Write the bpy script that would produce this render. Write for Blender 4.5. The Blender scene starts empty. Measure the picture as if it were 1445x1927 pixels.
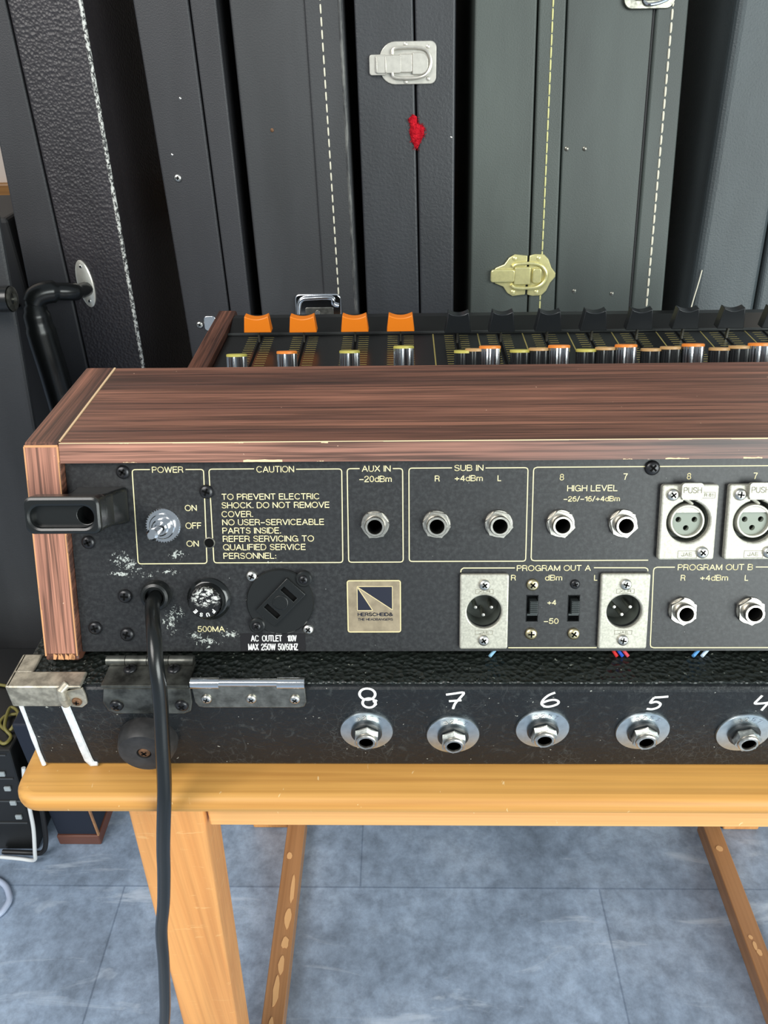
import bpy, bmesh, math, random
from mathutils import Matrix, Vector
random.seed(7)
S = bpy.context.scene
C = S.collection
MM = 0.001
HC = 760.0            # camera height above the floor in mm

# ------------------------------------------------------------------ camera
def rotcols(p, y, r):
    fwd = Vector((-math.sin(y)*math.cos(p), math.cos(y)*math.cos(p), -math.sin(p)))
    right = Vector((math.cos(y), math.sin(y), 0)); up = right.cross(fwd)
    r2 = right*math.cos(r) + up*math.sin(r)
    return r2, r2.cross(fwd), fwd
cr, cu, cf = rotcols(math.radians(34.008), math.radians(1.584), math.radians(-1.197))
cam_data = bpy.data.cameras.new('camera')
cam = bpy.data.objects.new('camera', cam_data); C.objects.link(cam)
M = Matrix.Identity(4)
for i in range(3):
    M[i][0] = cr[i]; M[i][1] = cu[i]; M[i][2] = -cf[i]
M[2][3] = HC*MM
cam.matrix_world = M
cam_data.sensor_fit = 'VERTICAL'
cam_data.sensor_height = 32.0
cam_data.lens = 1447.0/1927.0*32.0
cam_data.clip_start = 0.02
S.camera = cam

# ------------------------------------------------------------------ world, lights, exposure
w = bpy.data.worlds.new('world'); S.world = w; w.use_nodes = True
bg = w.node_tree.nodes['Background']
bg.inputs[0].default_value = (0.78, 0.90, 1.0, 1); bg.inputs[1].default_value = 0.26
def area(name, loc, target, sx, sy, power, col):
    d = bpy.data.lights.new(name, 'AREA'); d.shape = 'RECTANGLE'; d.size = sx; d.size_y = sy
    d.energy = power; d.color = col
    o = bpy.data.objects.new(name, d); C.objects.link(o); o.location = loc
    o.rotation_euler = (Vector(target)-Vector(loc)).to_track_quat('-Z', 'Y').to_euler()
    return o
area('window_light', (1.9, -1.9, 1.15), (0.1, 0.5, 0.55), 2.2, 1.7, 86, (0.93, 1.0, 0.97))
area('high_window_light', (-1.5, -1.3, 2.7), (0.0, 0.5, 0.4), 1.8, 1.4, 58, (1.0, 0.97, 0.93))  # added soft fill lamp from upper left, not an actual window
S.view_settings.view_transform = 'Standard'; S.view_settings.look = 'None'
S.view_settings.exposure = 0.55; S.view_settings.gamma = 1.0
S.view_settings.use_curve_mapping = False

# ------------------------------------------------------------------ materials
def srgb(r, g, b):
    f = lambda c: (c/255/12.92) if c/255 <= 0.04045 else ((c/255+0.055)/1.055)**2.4
    return (f(r), f(g), f(b), 1.0)
class MatB:
    def __init__(s, name, col, rough=0.5, metal=0.0, spec=0.5):
        s.m = bpy.data.materials.new(name); s.m.use_nodes = True
        s.t = s.m.node_tree; s.n = s.t.nodes; s.b = s.n['Principled BSDF']
        s.b.inputs['Base Color'].default_value = col
        s.b.inputs['Roughness'].default_value = rough; s.b.inputs['Metallic'].default_value = metal
        s.b.inputs['Specular IOR Level'].default_value = spec
        s._co = None
    def link(s, a, b): s.t.links.new(a, b)
    def co(s, scale=(1, 1, 1), rot=(0, 0, 0), loc=(0, 0, 0)):
        if s._co is None: s._co = s.n.new('ShaderNodeTexCoord')
        mp = s.n.new('ShaderNodeMapping')
        mp.inputs['Scale'].default_value = scale; mp.inputs['Rotation'].default_value = rot; mp.inputs['Location'].default_value = loc
        s.link(s._co.outputs['Object'], mp.inputs['Vector']); return mp.outputs[0]
    def noise(s, vec, scale, detail=4, rough=0.55, dist=0.0):
        k = s.n.new('ShaderNodeTexNoise'); k.inputs['Scale'].default_value = scale
        k.inputs['Detail'].default_value = detail; k.inputs['Roughness'].default_value = rough
        k.inputs['Distortion'].default_value = dist
        s.link(vec, k.inputs['Vector']); return k.outputs['Fac']
    def voro(s, vec, scale, feature='F1'):
        k = s.n.new('ShaderNodeTexVoronoi'); k.feature = feature; k.inputs['Scale'].default_value = scale
        s.link(vec, k.inputs['Vector']); return k.outputs['Distance']
    def ramp(s, fac, stops):
        k = s.n.new('ShaderNodeValToRGB'); e = k.color_ramp.elements
        while len(e) < len(stops): e.new(0.5)
        for i, (p, c) in enumerate(stops):
            e[i].position = p; e[i].color = c if isinstance(c, tuple) else (c, c, c, 1)
        s.link(fac, k.inputs[0]); return k.outputs[0]
    def mix(s, fac, a, b, mode='MIX'):
        k = s.n.new('ShaderNodeMix'); k.data_type = 'RGBA'; k.blend_type = mode
        for sock, v in ((k.inputs[0], fac), (k.inputs[6], a), (k.inputs[7], b)):
            if isinstance(v, (tuple, float, int)): sock.default_value = v
            else: s.link(v, sock)
        return k.outputs[2]
    def math(s, op, a, b=0.0):
        k = s.n.new('ShaderNodeMath'); k.operation = op
        for sock, v in ((k.inputs[0], a), (k.inputs[1], b)):
            if isinstance(v, (float, int)): sock.default_value = v
            else: s.link(v, sock)
        return k.outputs[0]
    def color(s, c): s.link(c, s.b.inputs['Base Color'])
    def roughness(s, c): s.link(c, s.b.inputs['Roughness'])
    def bump(s, h, strength=0.3, dist=0.001):
        k = s.n.new('ShaderNodeBump'); k.inputs['Strength'].default_value = strength; k.inputs['Distance'].default_value = dist
        s.link(h, k.inputs['Height']); s.link(k.outputs[0], s.b.inputs['Normal'])
    def blob(s, cx, cy, rx, ry):
        """soft elliptical mask around a place on the thing (object coordinates, mm)"""
        v = s.co((1/(rx*MM), 1/(ry*MM), 0), loc=(-cx/rx, -cy/ry, 0))
        g = s.n.new('ShaderNodeTexGradient'); g.gradient_type = 'SPHERICAL'; s.link(v, g.inputs[0]); return g.outputs['Fac']

def simple(name, col, rough=0.5, metal=0.0, spec=0.5): return MatB(name, col, rough, metal, spec).m

def rosewood(name, axis, tint=1.0, dark=1.0, cool=1.0, fine=0.85):
    """dark streaky wood veneer; axis = grain direction in object space"""
    b = MatB(name, (0.2, 0.1, 0.07, 1), 0.42)
    sc = [60, 60, 60]; sc[axis] = 1.6
    f = [520, 520, 520]; f[axis] = 9
    n1 = b.noise(b.co(tuple(sc)), 1.0, 5, 0.6, 0.6)
    n2 = b.noise(b.co(tuple(f)), 1.0, 3, 0.65, 0.3)
    s2 = [16, 16, 16]; s2[axis] = 0.9
    n3 = b.noise(b.co(tuple(s2)), 1.0, 2, 0.5, 0.4)
    t = tint
    c1 = b.ramp(n1, [(0.30, (0.060*t*dark, 0.028*t*dark, 0.022*t*dark, 1)), (0.47, (0.150*t, 0.060*t, 0.038*t, 1)), (0.66, (0.27*t, 0.112*t, 0.068*t, 1))])
    c2 = b.ramp(n2, [(0.38, 0.35), (0.52, 0.95), (0.66, 1.25)])
    c = b.mix(fine, c1, c2, 'MULTIPLY')
    f4 = [900, 900, 900]; f4[axis] = 14
    c = b.mix(0.8, c, b.ramp(b.noise(b.co(tuple(f4)), 1.0, 2, 0.6, 0.5), [(0.40, 0.55), (0.55, 1.08)]), 'MULTIPLY')
    c = b.mix(1.0, c, (1.0, cool, cool*cool, 1), 'MULTIPLY')
    c3 = b.ramp(n3, [(0.32, 0.55), (0.52, 1.0), (0.7, 1.15)])
    c = b.mix(0.8, c, c3, 'MULTIPLY')
    sp = b.ramp(b.noise(b.co((1, 1, 1)), 420, 1), [(0.80, 0.0), (0.815, 1.0)])
    c = b.mix(sp, c, (0.55, 0.36, 0.25, 1))
    b.color(c); b.bump(n2, 0.08, 0.0005)
    return b.m

def pine(name, axis, col, dk, rough=0.35, knots=True):
    b = MatB(name, col, rough)
    sc = [90, 90, 90]; sc[axis] = 1.8
    n1 = b.noise(b.co(tuple(sc)), 1.0, 4, 0.6, 0.5)
    f = [420, 420, 420]; f[axis] = 5
    n2 = b.noise(b.co(tuple(f)), 1.0, 2, 0.5)
    c = b.ramp(n1, [(0.33, dk), (0.55, col), (0.75, tuple(min(1, x*1.12) for x in col[:3])+(1,))])
    c = b.mix(0.5, c, b.ramp(n2, [(0.35, 0.82), (0.6, 1.05)]), 'MULTIPLY')
    if knots:
        k = b.ramp(b.voro(b.co((9, 9, 9)), 1.0), [(0.0, 1.0), (0.045, 0.55), (0.07, 0.0)])
        c = b.mix(b.math('MULTIPLY', k, 0.55), c, tuple(x*0.45 for x in dk[:3])+(1,))
    if axis == 2:      # saw marks running across the leg
        w_ = b.noise(b.co((70, 70, 330), rot=(0, math.radians(-32), 0)), 1.0, 2, 0.5, 1.2)
        c = b.mix(b.ramp(w_, [(0.66, 0.0), (0.70, 0.35)]), c, (0.80, 0.50, 0.22, 1))
    if axis == 0:      # pale nicks and scratches
        w_ = b.noise(b.co((260, 90, 90)), 1.0, 2, 0.5, 1.5)
        c = b.mix(b.ramp(w_, [(0.735, 0.0), (0.75, 0.6)]), c, (0.86, 0.66, 0.36, 1))
    b.color(c); b.bump(n2, 0.05, 0.0005)
    return b.m

def leather(name, col, rough=0.45, scale=420, strength=0.35, speck=0.0, vor=False, spec=0.5):
    b = MatB(name, col, rough, 0, spec)
    v = b.co()
    h = b.voro(v, scale) if vor else b.noise(v, scale, 3, 0.6)
    lo = b.noise(b.co((1, 0.25, 1)), 14, 3)
    c = b.mix(1.0, col, b.ramp(lo, [(0.3, 0.72), (0.7, 1.3)]), 'MULTIPLY')
    if speck:
        sp = b.ramp(b.noise(v, 260, 2, 0.6), [(speck, 0.0), (speck+0.02, 1.0)])
        c = b.mix(sp, c, (0.42, 0.42, 0.38, 1))
    b.color(c); b.bump(h, strength, 0.0012)
    return b.m

MT = {}
MT['rose_x'] = rosewood('rosewood_along', 0, 1.15, 1.0, 1.05)
MT['rose_lip'] = rosewood('rosewood_lip', 0, 1.5, 1.2, 1.14, 1.0)
MT['rose_y'] = rosewood('rosewood_depth', 1, 1.1)
MT['rose_z'] = rosewood('rosewood_upright', 1, 1.5, 1.25, 1.10, 1.0)
MT['edge_band'] = simple('raw_wood_edge', srgb(196, 142, 98), 0.6)
MT['pale_chip'] = simple('pale_chipped_wood', srgb(222, 190, 150), 0.7)

# rear panel: black lacquer with dust, scuffs and dried paint splashes
b = MatB('black_lacquered_steel', (0.012, 0.012, 0.014, 1), 0.43)
v = b.co()
n = b.noise(v, 520, 3, 0.65); nl = b.noise(v, 26, 3, 0.6)
c = b.mix(b.ramp(n, [(0.42, 0.0), (0.72, 1.0)]), (0.008, 0.008, 0.0092, 1), (0.031, 0.033, 0.034, 1))
c = b.mix(b.ramp(nl, [(0.35, 0.0), (0.7, 0.55)]), c, (0.013, 0.014, 0.016, 1))
sp = None
for cx, cy, rx, ry in ((-126.5, -1.5, 9, 5.5), (-123, -5, 7, 5), (-127, -8, 8, 3), (-106, -7.2, 7, 2.2), (-101, 0.5, 7, 3.5), (-106.5, -31, 4.5, 8), (-90, -40.5, 10, 4.5), (-103, -27, 4, 5), (-95, -38, 6, 3), (-79, -37, 7, 3), (-70, -21, 2, 3), (-58, -3, 8, 0.8), (-116, -8.5, 6, 2)):
    m_ = b.blob(cx, cy, rx, ry); sp = m_ if sp is None else b.math('MAXIMUM', sp, m_)
pn = b.noise(b.co((1, 1, 1)), 560, 4, 0.72, 0.9)
pm = b.ramp(b.math('ADD', pn, b.math('MULTIPLY', sp, 0.20)), [(0.665, 0.0), (0.70, 1.0)])
pm = b.math('MULTIPLY', pm, b.ramp(sp, [(0.05, 0.0), (0.3, 1.0)]))
c = b.mix(pm, c, (0.42, 0.44, 0.41, 1))
dots = b.ramp(b.noise(b.co((1, 1, 1), loc=(3, 5, 1)), 620, 1), [(0.80, 0.0), (0.815, 1.0)])
c = b.mix(b.math('MULTIPLY', dots, 0.6), c, (0.45, 0.46, 0.44, 1))
b.color(c); b.bump(n, 0.12, 0.0003); MT['panel'] = b.m

MT['cream'] = simple('cream_screen_print', srgb(226, 214, 166), 0.6)
MT['white_ink'] = simple('white_ink', srgb(235, 235, 232), 0.6)
MT['black'] = simple('matte_black', (0.008, 0.008, 0.009, 1), 0.6)
MT['void'] = simple('dark_bore', (0.003, 0.003, 0.003, 1), 0.9, 0, 0.1)
MT['gloss_black'] = simple('glossy_black_plastic', (0.008, 0.009, 0.009, 1), 0.16)
b = MatB('black_rubber', (0.008, 0.009, 0.009, 1), 0.27); b.bump(b.noise(b.co(), 700, 2), 0.05, 0.0005); MT['rubber'] = b.m
MT['sticker'] = simple('black_vinyl_label', (0.012, 0.011, 0.012, 1), 0.25)
def metal(name, col, rough, mott=0.25, scale=300, met=1.0):
    b = MatB(name, col, rough, met)
    n = b.noise(b.co(), scale, 3, 0.6)
    c = b.mix(1.0, col, b.ramp(n, [(0.35, 1-mott), (0.65, 1.0)]), 'MULTIPLY'); b.color(c)
    return b.m
MT['nickel'] = metal('worn_nickel', (0.72, 0.69, 0.62, 1), 0.30, 0.35, 500)
MT['latch_nickel'] = metal('pale_nickel_plate', (0.66, 0.63, 0.56, 1), 0.30, 0.12, 200, 0.55)
MT['chrome'] = metal('bright_chrome', (0.85, 0.86, 0.88, 1), 0.12, 0.05)
MT['diecast'] = metal('diecast_zinc', (0.50, 0.487, 0.415, 1), 0.48, 0.28, 900, 0.45)
MT['engrave'] = simple('engraved_shadow_grey', srgb(128, 124, 108), 0.5)
MT['silver_insert'] = simple('grey_green_insert', srgb(128, 136, 124), 0.5)
MT['cup'] = simple('dark_grey_connector_cup', (0.085, 0.098, 0.085, 1), 0.45)
MT['slider'] = simple('grey_green_slider', (0.035, 0.042, 0.042, 1), 0.3)
MT['brass'] = metal('brass_plate', (0.80, 0.74, 0.36, 1), 0.3, 0.12, 200, 0.6)
MT['yellow_steel'] = metal('yellow_passivated_steel', (0.70, 0.60, 0.36, 1), 0.32, 0.25, 500)
MT['screw_black'] = simple('blackened_screw', (0.02, 0.02, 0.022, 1), 0.28, 0.4)
MT['screw_silver'] = metal('silver_screw', (0.75, 0.73, 0.68, 1), 0.3, 0.2, 500)
MT['rust'] = metal('rusty_screw', srgb(120, 86, 60), 0.6, 0.5, 600, 0.4)
MT['zinc'] = metal('blue_zinc_washer', (0.60, 0.68, 0.72, 1), 0.34, 0.18, 260)
MT['washer_black'] = simple('dark_insulating_washer', (0.02, 0.024, 0.026, 1), 0.35)
MT['logo'] = metal('gold_foil_plate', (0.42, 0.34, 0.23, 1), 0.42, 0.3, 160, 0.6)
MT['logo_edge'] = simple('pale_foil_edge', srgb(226, 208, 160), 0.4, 0.3)
MT['navy'] = simple('dark_navy_ink', (0.008, 0.010, 0.022, 1), 0.4)
MT['orange'] = simple('orange_plastic', (0.86, 0.22, 0.01, 1), 0.38)
MT['yellow'] = simple('yellow_green_plastic', srgb(196, 186, 92), 0.4)
MT['tan'] = simple('tan_plastic', srgb(196, 156, 104), 0.4)
MT['knob_orange'] = simple('orange_knob_plastic', srgb(240, 140, 55), 0.4)
MT['knob_chrome'] = simple('dark_chrome_knob', (0.45, 0.46, 0.48, 1), 0.16, 1.0)
MT['knob_black'] = simple('black_fluted_knob', (0.012, 0.013, 0.014, 1), 0.2)
MT['console_black'] = simple('console_black_face', (0.010, 0.011, 0.011, 1), 0.28)
MT['tick'] = simple('yellow_scale_print', srgb(150, 138, 80), 0.6)
MT['fader_black'] = simple('black_fader_plastic', (0.012, 0.014, 0.016, 1), 0.3)

# carrying-case tray covering, bench, floor ...
b = MatB('black_cracked_leatherette', (0.011, 0.012, 0.014, 1), 0.42, 0, 0.35)
v = b.co()
h = b.noise(v, 240, 4, 0.6); sc_ = b.noise(b.co((1, 1, 1)), 90, 5, 0.75, 2.5); wr = b.voro(b.co((1, 1, 1)), 260, 'DISTANCE_TO_EDGE')
c = b.mix(b.ramp(sc_, [(0.55, 0.0), (0.70, 0.5)]), (0.008, 0.0095, 0.011, 1), (0.060, 0.066, 0.066, 1))
crk = b.math('MULTIPLY', b.ramp(wr, [(0.0, 1.0), (0.035, 0.0)]), b.ramp(b.noise(b.co((1, 1, 1)), 24, 3, 0.6), [(0.5, 0.0), (0.66, 0.2)]))
c = b.mix(crk, c, (0.16, 0.17, 0.165, 1))
dd = b.ramp(b.noise(v, 520, 1), [(0.775, 0.0), (0.79, 1.0)])
c = b.mix(b.math('MULTIPLY', dd, 0.7), c, (0.4, 0.4, 0.36, 1))
b.color(c); b.bump(h, 0.45, 0.0010); MT['tolex'] = b.m
b = MatB('rough_black_leather_top', (0.010, 0.013, 0.011, 1), 0.32)
v = b.co(); h = b.voro(v, 420); 
dd = b.ramp(b.noise(v, 430, 2, 0.6), [(0.70, 0.0), (0.72, 1.0)])
b.color(b.mix(b.math('MULTIPLY', dd, 0.5), (0.010, 0.013, 0.011, 1), (0.30, 0.32, 0.27, 1))); b.bump(h, 0.8, 0.0015); MT['tolex_top'] = b.m
MT['white_paint'] = metal('chipped_white_paint', (0.72, 0.74, 0.76, 1), 0.5, 0.25, 300, 0.0)
MT['old_metal'] = metal('aged_corner_metal', (0.55, 0.50, 0.40, 1), 0.45, 0.5, 200, 0.7)
MT['dark_metal'] = metal('blackened_steel', (0.15, 0.152, 0.135, 1), 0.33, 0.75, 110, 0.7)
MT['dull_metal'] = metal('scuffed_dull_steel', (0.30, 0.29, 0.25, 1), 0.33, 0.5, 200, 0.9)
MT['foot_rubber'] = metal('dusty_rubber', (0.035, 0.034, 0.034, 1), 0.5, 0.6, 120, 0.0)

PINE = (0.66, 0.34, 0.085, 1)
MT['pine_x'] = pine('orange_pine_along', 0, PINE, (0.46, 0.21, 0.045, 1), 0.5)
MT['pine_z'] = pine('orange_pine_upright', 2, (0.70, 0.32, 0.10, 1), (0.60, 0.25, 0.072, 1), 0.5)
MT['pine_apron'] = pine('pale_orange_pine', 0, (0.76, 0.40, 0.145, 1), (0.66, 0.32, 0.10, 1), 0.5)
MT['brown_wood'] = pine('brown_stretcher_wood', 1, (0.34, 0.17, 0.075, 1), (0.24, 0.11, 0.045, 1), 0.35, False)
MT['glue'] = simple('dried_glue', srgb(205, 160, 112), 0.3)

b = MatB('blue_grey_slate_tile', (0.2, 0.25, 0.32, 1), 0.38)
v = b.co((1, 1, 1))
n1 = b.noise(v, 6.0, 7, 0.66, 0.1); n2 = b.noise(v, 60, 6, 0.75, 0.15); n3 = b.noise(b.co((3.5, 14, 1), rot=(0, 0, 0.35)), 1.6, 5, 0.65, 1.2)
c = b.ramp(n1, [(0.32, (0.135, 0.175, 0.235, 1)), (0.50, (0.225, 0.290, 0.390, 1)), (0.68, (0.34, 0.42, 0.54, 1))])
c = b.mix(0.8, c, b.ramp(n2, [(0.34, 0.66), (0.5, 1.0), (0.66, 1.32)]), 'MULTIPLY')
c = b.mix(b.ramp(n3, [(0.57, 0.0), (0.70, 0.75)]), c, (0.46, 0.53, 0.63, 1))
br = b.n.new('ShaderNodeTexBrick'); br.offset = 0.5; br.offset_frequency = 2
br.inputs['Scale'].default_value = 1.0; br.inputs['Brick Width'].default_value = 0.487; br.inputs['Row Height'].default_value = 0.30
br.inputs['Mortar Size'].default_value = 0.0010; br.inputs['Mortar Smooth'].default_value = 0.3
br.inputs['Color1'].default_value = (0.90, 0.90, 0.90, 1); br.inputs['Color2'].default_value = (1.08, 1.08, 1.08, 1)
br.inputs['Mortar'].default_value = (0.68, 0.70, 0.73, 1)
b.link(b.co((1, 1, 1), loc=(-0.199+0.487*20, -0.138+0.3*21, 0)), br.inputs['Vector'])
c = b.mix(1.0, c, br.outputs['Color'], 'MULTIPLY')
b.color(c); b.bump(n2, 0.06, 0.001); MT['floor'] = b.m
MT['wall'] = simple('pale_plaster', srgb(206, 192, 180), 0.9)
MT['ochre'] = pine('ochre_wood', 0, (0.33, 0.15, 0.03, 1), (0.2, 0.08, 0.015, 1), 0.4, False)

# ------------------------------------------------------------------ mesh builder
class MB:
    def __init__(s): s.v = []; s.f = []; s.m = []; s.mi = 0
    def add(s, vs, fs, M=None):
        o = len(s.v)
        for p in vs:
            p = Vector(p); s.v.append(M @ p if M is not None else p)
        for f in fs: s.f.append([o+i for i in f]); s.m.append(s.mi)
    def box(s, x0, x1, y0, y1, z0, z1, M=None):
        vs = [(x, y, z) for z in (z0, z1) for y in (y0, y1) for x in (x0, x1)]
        s.add(vs, [(0, 2, 3, 1), (4, 5, 7, 6), (0, 1, 5, 4), (2, 6, 7, 3), (0, 4, 6, 2), (1, 3, 7, 5)], M)
    def hexa(s, q0, q1, M=None):
        """solid between two quads"""
        s.add(list(q0)+list(q1), [(3, 2, 1, 0), (4, 5, 6, 7), (0, 1, 5, 4), (1, 2, 6, 5), (2, 3, 7, 6), (3, 0, 4, 7)], M)
    def prism(s, poly, z0, z1, M=None):
        n = len(poly); vs = [(x, y, z0) for x, y in poly]+[(x, y, z1) for x, y in poly]
        fs = [tuple(range(n-1, -1, -1)), tuple(range(n, 2*n))]+[(i, (i+1) % n, n+(i+1) % n, n+i) for i in range(n)]
        s.add(vs, fs, M)
    def lathe(s, prof, cx=0, cy=0, seg=32, M=None, closed_ends=True):
        vs = []; fs = []
        k = len(prof)
        for j in range(seg):
            a = 2*math.pi*j/seg
            for r, z in prof: vs.append((cx+r*math.cos(a), cy+r*math.sin(a), z))
        for j in range(seg):
            j2 = (j+1) % seg
            for i in range(k-1): fs.append((j*k+i, j2*k+i, j2*k+i+1, j*k+i+1))
        if closed_ends:
            if prof[0][0] > 1e-6: fs.append(tuple(j*k for j in range(seg-1, -1, -1)))
            if prof[-1][0] > 1e-6: fs.append(tuple(j*k+k-1 for j in range(seg)))
        s.add(vs, fs, M)
    def tube(s, path, rad, seg=12, M=None, flat=1.0):
        P = [Vector(p) for p in path]; n = len(P)
        R = rad if isinstance(rad, (list, tuple)) else [rad]*n
        T = [(P[min(i+1, n-1)]-P[max(i-1, 0)]).normalized() for i in range(n)]
        up = Vector((0, 0, 1)) if abs(T[0].z) < 0.9 else Vector((0, 1, 0))
        a = T[0].cross(up).normalized(); vs = []; fs = []
        for i in range(n):
            a = (a-T[i]*a.dot(T[i])).normalized(); bb = T[i].cross(a)
            for j in range(seg):
                t = 2*math.pi*j/seg; vs.append(P[i]+(a*math.cos(t)+bb*math.sin(t)*flat)*R[i])
        for i in range(n-1):
            for j in range(seg):
                j2 = (j+1) % seg; fs.append((i*seg+j, i*seg+j2, (i+1)*seg+j2, (i+1)*seg+j))
        fs.append(tuple(range(seg-1, -1, -1))); fs.append(tuple((n-1)*seg+j for j in range(seg)))
        s.add(vs, fs, M)
    def mesh(s, name, mats, smooth=38):
        me = bpy.data.meshes.new(name)
        me.from_pydata([tuple(p*MM) for p in s.v], [], s.f)
        for m in (mats if isinstance(mats, (list, tuple)) else [mats]): me.materials.append(m)
        for p, i in zip(me.polygons, s.m): p.material_index = i
        bm = bmesh.new(); bm.from_mesh(me); bmesh.ops.remove_doubles(bm, verts=bm.verts, dist=1e-7)
        bmesh.ops.recalc_face_normals(bm, faces=bm.faces); bm.to_mesh(me); bm.free()
        if smooth:
            for p in me.polygons: p.use_smooth = True
            me.set_sharp_from_angle(angle=math.radians(smooth))
        return me

WM = {}
def frame(o, ex, ey, ez):
    """world matrix (metres) of a local frame given in mm, camera-height coordinates"""
    m = Matrix.Identity(4)
    for i in range(3):
        m[i][0] = ex[i]; m[i][1] = ey[i]; m[i][2] = ez[i]; m[i][3] = o[i]*MM
    m[2][3] += HC*MM
    return m
W0 = frame((0, 0, 0), (1, 0, 0), (0, 1, 0), (0, 0, 1))
def T(x, y, z=0): return Matrix.Translation((x*MM, y*MM, z*MM))
def thing(name, label, cat, loc, group=None):
    o = bpy.data.objects.new(name, None); C.objects.link(o); o.empty_display_size = 0.03
    WM[o] = frame(loc, (1, 0, 0), (0, 1, 0), (0, 0, 1)); o.matrix_basis = WM[o]
    o['label'] = label; o['category'] = cat
    if group: o['group'] = group
    return o
def put(name, me, parent=None, M=None, bevel=0, seg=2, label=None):
    """one object from a mesh; M = its world frame"""
    o = bpy.data.objects.new(name, me); C.objects.link(o)
    M = W0 if M is None else M
    WM[o] = M
    if parent is not None:
        o.parent = parent; o.matrix_basis = WM[parent].inverted() @ M
    else: o.matrix_basis = M
    if bevel:
        k = o.modifiers.new('bevel', 'BEVEL'); k.width = bevel*MM; k.segments = seg; k.limit_method = 'ANGLE'; k.angle_limit = math.radians(40)
        k.harden_normals = False
    if label: o['label'] = label
    return o
def tag(o, label, cat, group=None):
    o['label'] = label; o['category'] = cat
    if group: o['group'] = group
    return o
def structure(o): o['kind'] = 'structure'; return o

def rrect(x0, x1, y0, y1, r, k=5):
    pts = []
    for cx, cy, a0 in ((x1-r, y1-r, 0), (x0+r, y1-r, 90), (x0+r, y0+r, 180), (x1-r, y0+r, 270)):
        for i in range(k+1):
            a = math.radians(a0+90*i/k); pts.append((cx+r*math.cos(a), cy+r*math.sin(a)))
    return pts
def circ(cx, cy, r, n=40, a0=0): return [(cx+r*math.cos(a0+2*math.pi*i/n), cy+r*math.sin(a0+2*math.pi*i/n)) for i in range(n)]
def plate_mesh(name, outer, holes, z0, z1, mats, bev=0.0):
    """flat plate with real holes cut through it"""
    cu_ = bpy.data.curves.new(name, 'CURVE'); cu_.dimensions = '2D'; cu_.fill_mode = 'BOTH'
    for poly in [outer]+list(holes):
        sp_ = cu_.splines.new('POLY'); sp_.points.add(len(poly)-1); sp_.use_cyclic_u = True
        for p, (x, y) in zip(sp_.points, poly): p.co = (x*MM, y*MM, 0, 1)
    cu_.extrude = (z1-z0)/2*MM-bev*MM; cu_.bevel_depth = bev*MM; cu_.bevel_resolution = 1
    if bev: cu_.offset = -bev*MM
    ob = bpy.data.objects.new('tmp', cu_); me = bpy.data.meshes.new_from_object(ob)
    bpy.data.objects.remove(ob); bpy.data.curves.remove(cu_)
    me.transform(Matrix.Translation((0, 0, (z0+z1)/2*MM)))
    me.materials.clear(); me.name = name
    for m in (mats if isinstance(mats, (list, tuple)) else [mats]): me.materials.append(m)
    bm = bmesh.new(); bm.from_mesh(me); bmesh.ops.remove_doubles(bm, verts=bm.verts, dist=1e-7); bmesh.ops.recalc_face_normals(bm, faces=bm.faces); bm.to_mesh(me); bm.free()
    for p in me.polygons: p.use_smooth = True
    me.set_sharp_from_angle(angle=math.radians(14))
    return me

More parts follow.
